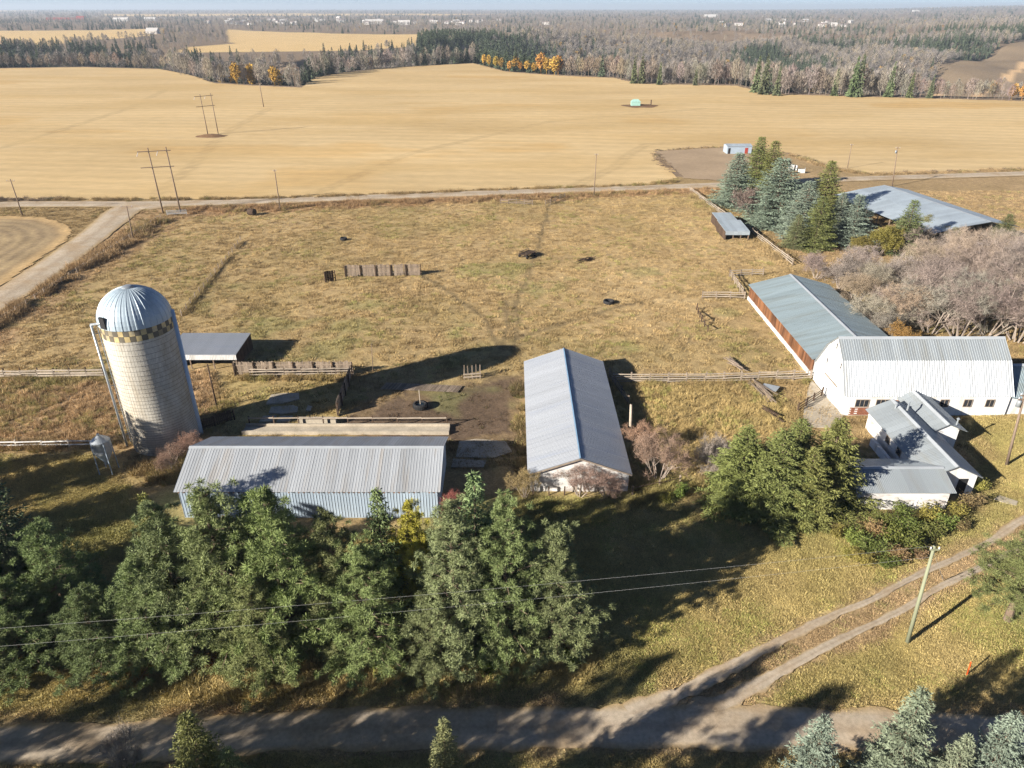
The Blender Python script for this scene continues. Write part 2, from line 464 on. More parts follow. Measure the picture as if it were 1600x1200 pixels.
def _ground_col(x, y, sd=0):
    x = np.asarray(x, float); y = np.asarray(y, float)
    n = x.shape
    jx = x + (fbm(x / 6, y / 6, 21 + sd, 3) - 0.5) * 9
    jy = y + (fbm(x / 6, y / 6, 43 + sd, 3) - 0.5) * 9
    col = np.zeros(n + (3,))
    col[:] = lin(158, 132, 86)
    a = fbm(x / 14, y / 14, 7, 4)[..., None]; b = fbm(x / 3.0, y / 3.0, 9, 3)[..., None]

    def put(mask, *cols):
        c = np.array(cols[0]) * (1 - a) + np.array(cols[1]) * a if len(cols) == 2 else \
            np.where(a < 0.5, np.array(cols[0]) * (1 - 2 * a) + np.array(cols[1]) * 2 * a, np.array(cols[1]) * (2 - 2 * a) + np.array(cols[2]) * (2 * a - 1))
        col[mask] = np.broadcast_to(c, col.shape)[mask]
    d = np.hypot(x, y)
    put(d > 230, lin(142, 120, 98), lin(128, 110, 92))
    put(inpoly(jx, jy, Z_PAST), lin(194, 165, 115), lin(178, 150, 99), lin(158, 140, 86))
    put(inpoly(jx, jy, Z_WEED), lin(198, 166, 122), lin(186, 152, 108), lin(164, 154, 90))
    put(inpoly(jx, jy, Z_YARD), lin(178, 152, 96), lin(150, 134, 76))
    put(inpoly(jx, jy, Z_TALL), lin(196, 164, 104), lin(158, 146, 82))
    put(inpoly(jx, jy, Z_LAWN), lin(200, 172, 114), lin(180, 160, 92), lin(148, 145, 74))
    put(inpoly(jx, jy, Z_FRONT), lin(176, 158, 92), lin(132, 132, 62))
    put(inpoly(jx, jy, Z_DIRT), lin(98, 80, 66), lin(112, 92, 72))
    m = seg_dist(jx, jy, Z_DITCH_L) < 7.5
    put(m, lin(186, 152, 108), lin(160, 130, 88))
    m = seg_dist(jx, jy, Z_DITCH_N) < 4.5
    put(m, lin(186, 148, 104), lin(160, 126, 84))
    m = (d > 150) & (d < 330) & (x > 60) & ~inpoly(x, y, STUBBLE)
    put(m, lin(176, 146, 104), lin(150, 126, 84))
    put((seg_dist(jx * .3 + x * .7, jy * .3 + y * .7, TM) < 1.9) | (seg_dist(jx * .3 + x * .7, jy * .3 + y * .7, LANE) < 2.3), lin(182, 152, 108), lin(170, 142, 100))
    for p in PATHS:
        m = seg_dist(jx * 0.15 + x * 0.85, jy * 0.15 + y * 0.85, p) < 0.55
        col[m] = col[m] * 0.3 + np.array(lin(112, 96, 66)) * 0.7
    bare = smooth(.66, .74, fbm(x / 2.6, y / 2.6, 141 + sd, 3))[..., None] * inpoly(x, y, Z_PAST)[..., None]
    col = col * (1 - .55 * bare) + np.array(lin(120, 98, 72)) * .55 * bare
    gr = smooth(.62, .72, fbm(x / 9, y / 9, 161, 3))[..., None] * (d < 140)[..., None]
    col = col * (1 - .4 * gr) + np.array(lin(132, 138, 74)) * .4 * gr
    col *= (0.86 + 0.28 * b)
    # far country
    put(inpoly(x, y, FIELD_A) | inpoly(x, y, FIELD_B) | inpoly(x, y, FIELD_C) | inpoly(x, y, FIELD_D), lin(222, 188, 124), lin(205, 168, 104))
    mb = inpoly(x, y, BROWN)
    br = fbm(x / 90, y / 60, 31, 4)[..., None]
    cb = np.array(lin(112, 98, 82)) * (1 - br) + np.array(lin(152, 128, 98)) * br
    col[mb] = cb[mb]
    for p, wd in (((gp(1385, 128), gp(1440, 118), gp(1520, 108), gp(1560, 84), gp(1640, 66)), 6), ((gp(1480, 90), gp(1500, 104), gp(1516, 112)), 5), ((gp(1516, 112), gp(1570, 118)), 4)):
        m = (seg_dist(x, y, [tuple(q[:2]) for q in p]) < wd) & mb
        col[m] = lin(196, 160, 116)
    lum = (col * np.array([.3, .6, .1])).sum(-1, keepdims=True)
    col = col * 0.80 + lum * np.array([1.06, 1.0, 0.84]) * 0.20
    return np.clip(col, 0, 0.8)


def set_col(me, col):
    ca = me.color_attributes.new('col', 'FLOAT_COLOR', 'POINT')
    ca.data.foreach_set('color', np.concatenate([col, np.ones((len(col), 1))], 1).astype(np.float32).ravel())


rad = [0.0] + list(np.arange(8, 60, 0.45)) + list(np.arange(60, 150, 0.6)) + list(np.arange(150, 232, 0.95))
while rad[-1] < 2200: rad.append(rad[-1] * 1.009)
while rad[-1] < 26000: rad.append(rad[-1] * 1.03)
rad = np.array(rad)
ang = np.concatenate([np.arange(-46, 46.01, 0.33), np.arange(50, 310.1, 5)])
ang = np.radians(ang)
NA, NR = len(ang), len(rad)
gx = (rad[:, None] * np.sin(ang)[None]).ravel(); gy = (rad[:, None] * np.cos(ang)[None]).ravel()
gz = terrain(gx, gy) + micro(gx, gy)
ii, jj = np.meshgrid(np.arange(NR - 1), np.arange(NA), indexing='ij')
j2 = (jj + 1) % NA
Fq = np.stack([ii * NA + jj, ii * NA + j2, (ii + 1) * NA + j2, (ii + 1) * NA + jj], -1).reshape(-1, 4)[:, ::-1]
me = npmesh('ground', np.stack([gx, gy, gz], 1), Fq, M['ground'], smooth_=True)
set_col(me, ground_col(gx, gy))
tag(link('ground', me), 'tan and olive pasture, lawn and wooded land reaching to the horizon', kind='structure')


def sheet(name, poly, mt, step, zoff, label, colf=None, jit=0.0):
    """a sheet draped on the land inside a polygon: grid of cells whose centres lie inside"""
    P = np.array(poly)
    x0, y0 = P.min(0); x1, y1 = P.max(0)
    xs = np.arange(x0, x1 + step, step); ys = np.arange(y0, y1 + step, step)
    X, Y = np.meshgrid(xs, ys)
    cx = X[:-1, :-1] + step / 2; cy = Y[:-1, :-1] + step / 2
    ok = inpoly(cx + (fbm(cx / 5, cy / 5, 61, 3) - 0.5) * jit, cy + (fbm(cx / 5, cy / 5, 71, 3) - 0.5) * jit, poly)
    idx = np.arange(X.size).reshape(X.shape)
    Fq = np.stack([idx[:-1, :-1], idx[:-1, 1:], idx[1:, 1:], idx[1:, :-1]], -1)[ok]
    used = np.unique(Fq)
    remap = np.full(X.size, -1); remap[used] = np.arange(len(used))
    vx = X.ravel()[used]; vy = Y.ravel()[used]
    me = npmesh(name, np.stack([vx, vy, terrain(vx, vy) + zoff], 1), remap[Fq], mt, smooth_=True)
    if colf: set_col(me, colf(vx, vy))
    return tag(link(name, me), label, kind='structure')


def stubble_col(x, y):
    # combine passes follow the field edges: straw rows laid light and dark, a few tyre lines
    a = fbm(x / 70, y / 45, 301, 4)[:, None]
    c = np.array(lin(208, 184, 142)) * (1 - a) + np.array(lin(192, 166, 122)) * a
    wob = 26 * fbm(x / 150, y / 150, 305, 2)
    row = 0.5 + 0.5 * np.sin((y + 0.08 * x + wob) * 2 * math.pi / 9.0)
    c = c * (0.945 + 0.11 * row[:, None])
    for p in ([gp(0, 232), gp(90, 205), gp(200, 170), gp(260, 140)], [gp(240, 308), gp(300, 260), gp(345, 212), gp(420, 170)], [gp(500, 300), gp(640, 240), gp(860, 190), gp(1100, 170)], [gp(900, 290), gp(960, 262), gp(985, 240), gp(1010, 226), gp(1120, 218), gp(1240, 228)]):
        q = [tuple(v[:2]) for v in p]
        m = (np.abs(seg_dist(x, y, q) - 1.2) < 0.9)
        c[m] *= 0.86
    dk = smooth(.58, .75, fbm(x / 60, y / 45, 311, 4))[:, None]
    return c * (1 - dk) + c * np.array([.95, .88, .76]) * dk


sheet('stubble_field', STUBBLE, M['stubble'], 1.6, 0.05, 'wide golden stubble field beyond the gravel road', stubble_col, jit=3)


def corner_col(x, y):
    c0 = gp(-20, 400)
    dd = seg_dist(x, y, [(c[0], c[1]) for c in Z_CORNER] + [Z_CORNER[0]])
    st = 0.5 + 0.5 * np.sin(dd * 2.2 + 3 * fbm(x / 8, y / 8, 3))
    f = (0.35 * st + 0.65 * fbm(x / 9, y / 9, 15))[:, None]
    e = smooth(0.5, 4, dd)[:, None]
    c = np.array(lin(186, 164, 126)) * (1 - f) + np.array(lin(118, 102, 84)) * f
    return c * e + np.array(lin(186, 158, 116)) * (1 - e)


sheet('corner_field', Z_CORNER, M['ploughed'], 0.7, 0.02, 'worked grey tan field corner inside the road bend', corner_col, 2)
sheet('gravel_pad', PAD, M['gravel_pad'], 0.4, 0.055, 'bare gravel lease pad beside the far road', jit=2)


def catmull(pts, n=14):
    P = [Vector(p) for p in pts]
    P = [P[0] * 2 - P[1]] + P + [P[-1] * 2 - P[-2]]
    out = []
    for i in range(1, len(P) - 2):
        for k in range(n):
            t = k / n
            a, b, c, d = P[i - 1], P[i], P[i + 1], P[i + 2]
            out.append(0.5 * ((2 * b) + (c - a) * t + (2 * a - 5 * b + 4 * c - d) * t * t + (3 * b - a - 3 * c + d) * t ** 3))
    out.append(P[-2])
    return out


def ribbon(name, pts, width, mt, z, label, n=14, rag=0.25, crown=0.04, wid=None):
    L = catmull(pts, n)
    V = []; K = 7
    for i, p in enumerate(L):
        a = L[max(i - 1, 0)]; b = L[min(i + 1, len(L) - 1)]
        d = (b - a); d.z = 0; d.normalize()
        s = Vector((d.y, -d.x, 0))
        wd = width if wid is None else np.interp(i / (len(L) - 1), np.linspace(0, 1, len(wid)), wid)
        for k in range(K):
            t = k / (K - 1) * 2 - 1
            e = 1.0
            if k in (0, K - 1):
                e += rag * (float(fbm(np.array([p.x / 1.6]), np.array([p.y / 1.6 + 50 * k]), 5, 3)[0]) - 0.5) * 2
            q = p + s * (t * wd / 2 * e)
            V.append((q.x, q.y, z + crown * (1 - t * t)))
    F = [(i * K + k, i * K + k + 1, (i + 1) * K + k + 1, (i + 1) * K + k) for i in range(len(L) - 1) for k in range(K - 1)]
    F = [f[::-1] for f in F]
    me = npmesh(name, V, F, mt, smooth_=True)
    Va = np.array(V); tt_ = np.tile(np.abs(np.linspace(-1, 1, K)), len(L))
    rut = np.exp(-((tt_ - 0.5) / 0.22) ** 2)[:, None]
    base = np.array(lin(170, 155, 136)); lite = np.array(lin(194, 181, 162)); verge = np.array(lin(172, 148, 108))
    e_ = smooth(.75, 1.0, tt_)[:, None]
    cc = (base * (1 - rut) + lite * rut) * (1 - e_) + verge * e_
    cc = cc * (0.9 + .2 * fbm(Va[:, 0] / 3, Va[:, 1] / 3, 401, 3))[:, None]
    set_col(me, cc)
    return tag(link(name, me), label, kind='structure')


ribbon('gravel_road', [gp(*p) for p in ((-420, 338), (-150, 328), (0, 320), (120, 319), (260, 318.5), (420, 314), (600, 307.5), (800, 300.5), (1000, 294), (1150, 288), (1300, 281), (1450, 276), (1650, 270), (2000, 260))],
       6.6, M['gravel'], 0.07, 'pale gravel road running across behind the pasture', 24, 0.1, 0.12)
ribbon('side_road', [gp(*p) for p in ((-330, 640), (-160, 552), (0, 468), (100, 402), (160, 357), (196, 328), (232, 319))], 8.2, M['gravel'], 0.06,
       'pale gravel side road running past the pasture to the junction', 24, 0.08, 0.12, wid=[7.5, 7.5, 7.5, 7.5, 7.6, 9, 14])
ribbon('farm_lane', [gp(*p) for p in ((-700, 1100), (-200, 1155), (150, 1160), (500, 1139), (800, 1137), (1100, 1136), (1400, 1142), (1800, 1155), (2300, 1170))],
       3.3, M['gravel'], 0.02, 'shaded gravel farm lane along the bottom of the yard', 30, 0.25, 0.06, wid=[3.2, 3.2, 3.4, 3.6, 3.4, 3.0])
ribbon('wheel_track', TR, 1.0, M['gravel'], 0.03, 'upper wheel track of the lane curving up to the right', 30, 0.7, 0.03, wid=[2.0, 1.3, 0.9, 0.75, 0.7, 0.7, 0.8, 0.9])
ribbon('wheel_track', TL, 1.0, M['gravel'], 0.025, 'lower wheel track of the lane curving up to the right', 30, 0.7, 0.03, wid=[2.0, 1.3, 0.9, 0.75, 0.7, 0.7, 0.8, 0.9])
tr, tl = TR, TL

# ------------------------------------------------------------------ buildings
_sheets = {}


def sheet_mesh(wd, ln, mt, ribs=3, h=0.035):
    key = (round(wd, 3), round(ln, 3), mt.name, ribs, h)
    if key in _sheets: return _sheets[key]
    p = wd / ribs
    prof = []
    for i in range(ribs):
        a = i * p
        prof += [(a, h), (a + p * 0.10, h), (a + p * 0.2, 0), (a + p * 0.9, 0)]
    prof.append((wd - 0.006, h))
    V = [(x, 0, z) for x, z in prof] + [(x, ln, z) for x, z in prof] + [(x, ln, z - 0.012) for x, z in prof]
    n = len(prof)
    F = [(i, i + 1, n + i + 1, n + i) for i in range(n - 1)] + [(n + i, n + i + 1, 2 * n + i + 1, 2 * n + i) for i in range(n - 1)]
    me = npmesh('roof_sheet', V, F, mt)
    _sheets[key] = me
    return me


def frame_mat(o, ex, ey, ez, loc):
    m = Matrix(((ex[0], ey[0], ez[0], loc[0]), (ex[1], ey[1], ez[1], loc[1]), (ex[2], ey[2], ez[2], loc[2]), (0, 0, 0, 1)))
    o.matrix_local = m


_unit = {}


def unit_box(mt):
    if mt.name not in _unit:
        b = MB(); e = 0.06
        b.box(-0.5, 0.5, -0.5, 0.5, -0.5, 0.5)
        _unit[mt.name] = b.mesh('plank', mt)
    return _unit[mt.name]


def plank(name, parent, a, b, w, h, mt, roll=0.0):
    """a board or post from a to b as an object of its own"""
    a = Vector(a); b = Vector(b); d = b - a
    ln = d.length; d.normalize()
    up = Vector((0, 0, 1)) if abs(d.z) < 0.95 else Vector((0, 1, 0))
    sx = d.cross(up).normalized(); sy = sx.cross(d)
    o = bpy.data.objects.new(name, unit_box(mt))
    C.objects.link(o)
    o.parent = parent
    mid = (a + b) / 2
    m = Matrix(((d.x, sx.x, sy.x, mid.x), (d.y, sx.y, sy.y, mid.y), (d.z, sx.z, sy.z, mid.z), (0, 0, 0, 1)))
    o.matrix_local = m @ Matrix.Rotation(roll, 4, 'X') @ Matrix.Diagonal((ln, w, h, 1))
    return o


def building(name, label, cat, x0, x1, y0, y1, axis, profL, profR, roof, walls, over=0.35, eave_over=0.35, sw=0.95, ridge='ridge_metal',
             ribs=3, rz=0.0, skip=(), end_skip=(), ridge_w=0.3, wall_sheets=(), h=0.035, roof2=None):
    """prof: (d, z) pairs from the ridge outwards; profR is local -y (front / right), profL local +y.
    walls: material for front(-y), back(+y), end a(-x), end b(+x)"""
    cx, cy = (x0 + x1) / 2, (y0 + y1) / 2
    Ln = (x1 - x0) if axis == 'x' else (y1 - y0)
    root = empty(name, (cx, cy, 0), rz + (0 if axis == 'x' else math.pi / 2), label, cat)
    Wn = (y1 - y0) if axis == 'x' else (x1 - x0)
    # ridge offset so that the walls stay centred
    oy = (profR[-1][0] - profL[-1][0]) / 2
    hw = Wn / 2
    a, b = -Ln / 2, Ln / 2
    T = 0.14

    def at(prof, d):
        return float(np.interp(d, [p[0] for p in prof], [p[1] for p in prof]))
    # walls
    for side, prof, sg in (('front', profR, -1), ('back', profL, 1)):
        if side in skip: continue
        ze = prof[-1][1] - 0.06
        y_ = sg * (hw)
        mb = MB().box(a, b, min(y_, y_ - sg * T), max(y_, y_ - sg * T), -0.15, ze)
        mtr = M[walls[0 if sg < 0 else 1]]
        wl = mb.build('wall', mtr, root)
        if side in wall_sheets:
            n = int(round(Ln / sw)); ww = Ln / n
            sm = sheet_mesh(ww, ze - 0.05, mtr, ribs)
            for i in range(n):
                o = bpy.data.objects.new('wall_sheet', sm); C.objects.link(o); o.parent = wl
                if sg < 0: frame_mat(o, (1, 0, 0), (0, 0, -1), (0, -1, 0), (a + i * ww, y_ - 0.012, ze - 0.01)); o.matrix_local = Matrix(((1, 0, 0, a + i * ww), (0, 0, -1, y_ - 0.012), (0, 1, 0, 0.03), (0, 0, 0, 1)))
                else: o.matrix_local = Matrix(((-1, 0, 0, a + (i + 1) * ww), (0, 0, 1, y_ + 0.012), (0, 1, 0, 0.03), (0, 0, 0, 1)))
    for side, xe, sg in (('enda', a, -1), ('endb', b, 1)):
        if side in end_skip: continue
        pts = [(-hw + T + 0.003, -0.15)]
        zs = []
        for d, z in profR[::-1]:
            yy = max(oy - d, -hw + T + 0.003)
            zs.append((yy, at(profR, oy - yy) - 0.07))
        for d, z in profL[1:]:
            yy = min(oy + d, hw - T - 0.003)
            zs.append((yy, at(profL, yy - oy) - 0.07))
        pts += zs + [(hw - T - 0.003, -0.15)]
        n = len(pts)
        xi = xe - sg * T
        V = [(xe, p[0], p[1]) for p in pts] + [(xi, p[0], p[1]) for p in pts]
        f0 = tuple(range(n)); f1 = tuple(range(2 * n - 1, n - 1, -1))
        F = [f0 if sg < 0 else f0, f1] + [(i, n + i, n + (i + 1) % n, (i + 1) % n) for i in range(n)]
        mb = MB().add(V, F)
        mb.build('end_wall', M[walls[2 if sg < 0 else 3]], root)
    # roof deck and sheets
    deck = MB()
    n = int(round((Ln + 2 * over) / sw)); ww = (Ln + 2 * over) / n
    segs = []
    for prof, sg in ((profR, -1), (profL, 1)):
        pp = list(prof)
        # eave overhang continues the last slope
        (d0, z0), (d1, z1) = pp[-2], pp[-1]
        k = eave_over / math.hypot(d1 - d0, z1 - z0)
        pp[-1] = (d1 + (d1 - d0) * k, z1 + (z1 - z0) * k)
        for (d0, z0), (d1, z1) in zip(pp[:-1], pp[1:]):
            ln = math.hypot(d1 - d0, z1 - z0)
            ca, sa = (d1 - d0) / ln, (z0 - z1) / ln
            segs.append((sg, d0, z0, d1, z1, ln, ca, sa))
            nx = Vector((0, sg * sa, ca))
            A = Vector((a - over, oy + sg * d0, z0)); B = Vector((a - over, oy + sg * d1, z1))
            A2 = A.copy(); A2.x = b + over; B2 = B.copy(); B2.x = b + over
            V = [A, A2, B2, B] + [v - nx * 0.05 for v in (A, A2, B2, B)]
            V = [v - nx * 0.012 for v in V]
            deck.add(V, [(0, 1, 2, 3), (7, 6, 5, 4), (0, 4, 5, 1), (1, 5, 6, 2), (2, 6, 7, 3), (3, 7, 4, 0)])
    rf = deck.build('roof', M[roof], root)
    for sg, d0, z0, d1, z1, ln, ca, sa in segs:
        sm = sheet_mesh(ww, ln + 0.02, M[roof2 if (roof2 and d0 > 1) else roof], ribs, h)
        for i in range(n):
            o = bpy.data.objects.new('roof_sheet', sm); C.objects.link(o); o.parent = rf
            lift = random.uniform(0, 0.012)
            if sg > 0:
                frame_mat(o, (1, 0, 0), (0, ca, -sa), (0, sa, ca), (a - over + i * ww, oy + d0, z0 + lift))
            else:
                frame_mat(o, (-1, 0, 0), (0, -ca, -sa), (0, -sa, ca), (a - over + (i + 1) * ww, oy - d0, z0 + lift))
    # ridge cap
    zr = profR[0][1]
    sR = (profR[0][1] - profR[1][1]) / (profR[1][0] - profR[0][0]); sL = (profL[0][1] - profL[1][1]) / (profL[1][0] - profL[0][0])
    w_ = ridge_w
    V = []
    for x in (a - over - 0.02, b + over + 0.02):
        V += [(x, oy - w_, zr - sR * w_ + 0.05), (x, oy, zr + 0.075), (x, oy + w_, zr - sL * w_ + 0.05)]
    MB().add(V, [(0, 3, 4, 1), (1, 4, 5, 2)]).build('ridge_cap', M[ridge], root)
    root['_dims'] = [a, b, hw, oy]
    return root


def window(root, face, pos, z, wd, ht, dims, panes=2, frame='frame', lite=None):
    a, b, hw, oy = dims
    if face == 'front': ex, n, o = Vector((1, 0, 0)), Vector((0, -1, 0)), Vector((pos, -hw, z))
    elif face == 'back': ex, n, o = Vector((-1, 0, 0)), Vector((0, 1, 0)), Vector((pos, hw, z))
    elif face == 'enda': ex, n, o = Vector((0, -1, 0)), Vector((-1, 0, 0)), Vector((a, pos, z))
    else: ex, n, o = Vector((0, 1, 0)), Vector((1, 0, 0)), Vector((b, pos, z))
    fr = MB()
    t = 0.07

    def bx(u0, u1, v0, v1, d0, d1):
        V = []
        for d in (d0, d1):
            for u, v in ((u0, v0), (u1, v0), (u1, v1), (u0, v1)):
                V.append(o + ex * u + Vector((0, 0, v)) + n * d)
        return V, [(0, 3, 2, 1), (4, 5, 6, 7), (0, 1, 5, 4), (1, 2, 6, 5), (2, 3, 7, 6), (3, 0, 4, 7)]
    fr.add(*bx(-wd / 2 - t, wd / 2 + t, -t, 0, 0.003, 0.07)); fr.add(*bx(-wd / 2 - t, wd / 2 + t, ht, ht + t, 0.003, 0.06))
    fr.add(*bx(-wd / 2 - t, -wd / 2, 0, ht, 0.003, 0.06)); fr.add(*bx(wd / 2, wd / 2 + t, 0, ht, 0.003, 0.06))
    for i in range(1, panes):
        u = -wd / 2 + wd * i / panes
        fr.add(*bx(u - 0.03, u + 0.03, 0, ht, 0.003, 0.055))
    wo = fr.build('window', M[frame], root)
    for i in range(panes):
        u0 = -wd / 2 + wd * i / panes + 0.03; u1 = -wd / 2 + wd * (i + 1) / panes - 0.03
        MB().add(*bx(u0, u1, 0.0, ht, 0.004, 0.02)).build('pane', M[lite or 'glass'], wo)
    return wo


def door(root, face, pos, wd, ht, dims, mt='dark', z=0.0):
    a, b, hw, oy = dims
    mb = MB()
    e = 0.006
    if face == 'front': mb.box(pos - wd / 2, pos + wd / 2, -hw - 0.05, -hw - e, z, z + ht)
    elif face == 'back': mb.box(pos - wd / 2, pos + wd / 2, hw + e, hw + 0.05, z, z + ht)
    elif face == 'enda': mb.box(a - 0.05, a - e, pos - wd / 2, pos + wd / 2, z, z + ht)
    else: mb.box(b + e, b + 0.05, pos - wd / 2, pos + wd / 2, z, z + ht)
    return mb.build('door', M[mt], root)


D = lambda o: list(o['_dims'])

# long grey machine shed behind the pines
shed = building('machine_shed', 'long grey corrugated shed behind the foreground pine row', 'shed', -33.4, -7.5, 57.9, 67.6, 'x',
                [(0, 5.45), (4.85, 3.55)], [(0, 5.45), (4.85, 3.55)], 'roof_shed', ['wall_metal'] * 4, sw=0.9, wall_sheets=('front',), ribs=3, h=0.02)
for i in range(52):
    if random.random() < 0.8:
        link('rafter_end', unit_box(M['red_wood']), shed, (-12.8 + i * 0.5, -5.03, 3.3), (0, 0, 0), (0.12, 0.26, 0.11))

# white walled barn with the blue ridge
wb = building('livestock_barn', 'low gable barn with pale metal roof, blue ridge and weathered white end wall', 'barn', 1.95, 12.45, 62.4, 89.2, 'y',
              [(0, 4.35), (5.25, 2.4)], [(0, 4.35), (5.25, 2.4)], 'roof_white', ['worn_white'] * 4, over=0.25, eave_over=0.3, ridge='ridge_blue', ribs=4, h=0.025, ridge_w=0.13)
# fascia under the near gable
plank('fascia', wb, (-13.68, -5.5, 2.2), (-13.68, -0.02, 4.24), 0.05, 0.18, M['frame'])
plank('fascia', wb, (-13.68, 5.5, 2.2), (-13.68, 0.02, 4.24), 0.05, 0.18, M['frame'])

# gambrel barn
gprof = [(0, 8.7), (2.55, 6.55), (4.95, 2.95)]
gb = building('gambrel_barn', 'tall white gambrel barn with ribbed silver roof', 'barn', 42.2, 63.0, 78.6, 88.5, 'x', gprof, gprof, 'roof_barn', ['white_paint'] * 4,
              over=0.3, eave_over=0.25, sw=0.95, ribs=3, h=0.028, roof2='roof_barn_low_lit')
d = D(gb)
for px_ in (2.2, 5.2, 8.0):
    window(gb, 'front', px_, 1.25, 1.0, 0.95, d, 2)
window(gb, 'front', -8.2, 1.25, 1.6, 0.95, d, 3); window(gb, 'front', -5.6, 1.25, 1.6, 0.95, d, 3)
window(gb, 'front', -3.4, 1.25, 0.7, 0.95, d, 1)
for (z, y) in ((6.9, 0.3), (5.1, -1.9), (4.0, 2.0)):
    MB().box(d[0] - 0.05, d[0] - 0.004, y - 0.09, y + 0.09, z, z + 0.75).build('slot_window', M['glass'], gb)
sd = MB().box(d[0] - 0.09, d[0] - 0.006, -2.1, 0.5, 0.05, 2.5).build('sliding_door', M['white_paint'], gb)
MB().box(d[0] - 0.13, d[0] - 0.004, -2.3, 1.8, 2.53, 2.66).build('door_track', M['frame'], gb)
MB().box(d[0] - 0.12, d[0] - 0.094, -0.35, -0.27, 1.2, 1.6).build('handle', M['dark'], sd)
# brick courses round the milking parlour corner of the front wall
for r_ in range(14):
    for c_ in range(20):
        u = -9.6 + c_ * 0.42 + (0.21 if r_ % 2 else 0)
        zz = 0.02 + r_ * 0.155
        if u > -2.1: continue
        if zz > 1.05 and not (-4.9 < u < -3.9): continue
        if random.random() < 0.1: continue
        o = link('brick', unit_box(M['brick']), gb, (u + 0.2, -4.97, zz + 0.07), (0, 0, 0), (0.40, 0.05, 0.138))

# lower wing on the right end of the gambrel barn
wing = building('barn_wing', 'lower white wing joined to the right end of the gambrel barn', 'barn', 63.3, 80, 78.9, 86.6, 'x', [(0, 5.2), (3.85, 2.75)], [(0, 5.2), (3.85, 2.75)],
                'roof_green', ['white_paint'] * 4, over=0.15, eave_over=0.5, ribs=3)
# long shed with the brown board wall
ls = building('cattle_shed', 'long low shed with blue grey roof and rusty brown board wall', 'shed', 42.3, 55.9, 89.6, 119.6, 'y', [(0, 4.6), (6.8, 2.75)], [(0, 4.6), (6.8, 2.75)],
              'roof_green', ['white_paint', 'red_wood', 'white_paint', 'white_paint'], over=0.2, eave_over=0.35, ribs=4, h=0.02)
d = D(ls)
for i in range(60):
    x = d[0] + 0.25 + i * 0.5
    if random.random() < 0.04: continue
    link('board', unit_box(M['red_wood']), ls, (x, d[2] + 0.03, 1.6), (0, 0, 0), (0.47, 0.04, 2.1 + random.uniform(-.06, .06)))
MB().box(d[0], d[1], d[2] + 0.004, d[2] + 0.2, -0.2, 0.55).build('foundation', M['white_paint'], ls)
# low service buildings in front of the gambrel barn
m1 = building('milk_house', 'narrow grey roofed building running from the gambrel barn toward the lane', 'building', 43.9, 49.2, 61.9, 75.6, 'y', [(0, 3.75), (2.65, 2.5)], [(0, 3.75), (2.65, 2.5)],
              'roof_barn', ['white_paint', 'worn_white', 'white_paint', 'white_paint'], over=0.4, eave_over=0.4, ribs=4, h=0.02)
d = D(m1)
door(m1, 'enda', -1.3, 1.0, 1.95, d, 'dark')
for k in (-1.0, 1.6):
    window(m1, 'back', k, 1.1, 0.8, 0.8, d, 1)
p1 = MB().tube((0, 0, 0), (0, 0, 0.9), 0.11, n=10).tube((0, 0, 0.86), (0.35, -0.2, 1.15), 0.10, n=10).build('roof_vent', M['galv'], m1, loc=(4.8, -0.6, 3.4))
MB().tube((0, 0, 0), (0, 0, 0.6), 0.10, n=10).lathe([(0.0, 0.72), (0.2, 0.6), (0.2, 0.56)], 10).build('roof_vent', M['galv'], m1, loc=(5.4, 0.5, 3.45))
m2 = building('store_room', 'small gabled annex between the milk building and the barn', 'building', 49.35, 52.0, 70.6, 78.3, 'y', [(0, 3.55), (1.6, 2.65)], [(0, 3.55), (2.0, 2.75)],
              'roof_barn', ['white_paint'] * 4, over=0.3, eave_over=0.35, ribs=4, h=0.02)
MB().tube((0, 0, 0), (0, 0, 1.0), 0.09, n=10).lathe([(0.0, 1.15), (0.2, 1.0), (0.2, 0.95)], 10).build('roof_vent', M['galv'], m2, loc=(-3.3, -1.2, 2.85))
fb = building('garage', 'low outbuilding with weathered white boards beside the big spruces', 'building', 35.5, 45.0, 59.3, 64.9, 'x', [(0, 3.3), (2.8, 2.35)], [(0, 3.3), (2.8, 2.35)],
              'roof_barn', ['worn_white', 'worn_white', 'worn_white', 'worn_white'], over=0.4, eave_over=0.35, ribs=5, h=0.025)
d = D(fb)
plank('trim', fb, (d[0], -d[2] - 0.03, 2.2), (d[1], -d[2] - 0.03, 2.2), 0.05, 0.16, M['white_paint'])
plank('trim', fb, (1.6, -d[2] - 0.03, 0.1), (1.6, -d[2] - 0.03, 1.1), 0.08, 0.05, M['white_paint'])
# concrete bunk wall beside milk house
bw = MB().box(42.6, 43.0, 64.5, 71.6, -0.1, 0.9).build('retaining_wall', M['white_paint'])
tag(bw, 'low white wall beside the milk building', 'wall')

# open pole shed at the upper right
ax = Vector((0.18, -0.984, 0)); pr = Vector((-0.984, -0.18, 0))
osd = building('pole_barn', 'open pole barn with pale blue metal roof behind the spruces', 'barn', 74.5, 110.5, 158, 179, 'x', [(0, 5.2), (7, 3.8)], [(0, 5.2), (7, 4.4), (14, 3.2)],
               'roof_blue', ['dark_wood'] * 4, over=0.3, eave_over=0.4, sw=1.2, ribs=2, rz=math.atan2(ax.y, ax.x), skip=('front', 'back'), end_skip=('endb',))
osd.location = (97.2 + ax.x * 18 - 3.5 * .984, 188 + ax.y * 18 - 3.5 * .18, 0)
d = D(osd)
for i in range(9):
    x = d[0] + 0.4 + i * (d[1] - d[0] - 0.8) / 8
    plank('post', osd, (x, -d[2] + 0.2, 0), (x, -d[2] + 0.2, 2.95), 0.2, 0.2, M['pole_wood'])
    plank('post', osd, (x, d[2] - 0.2, 0), (x, d[2] - 0.2, 3.55), 0.2, 0.2, M['pole_wood'])
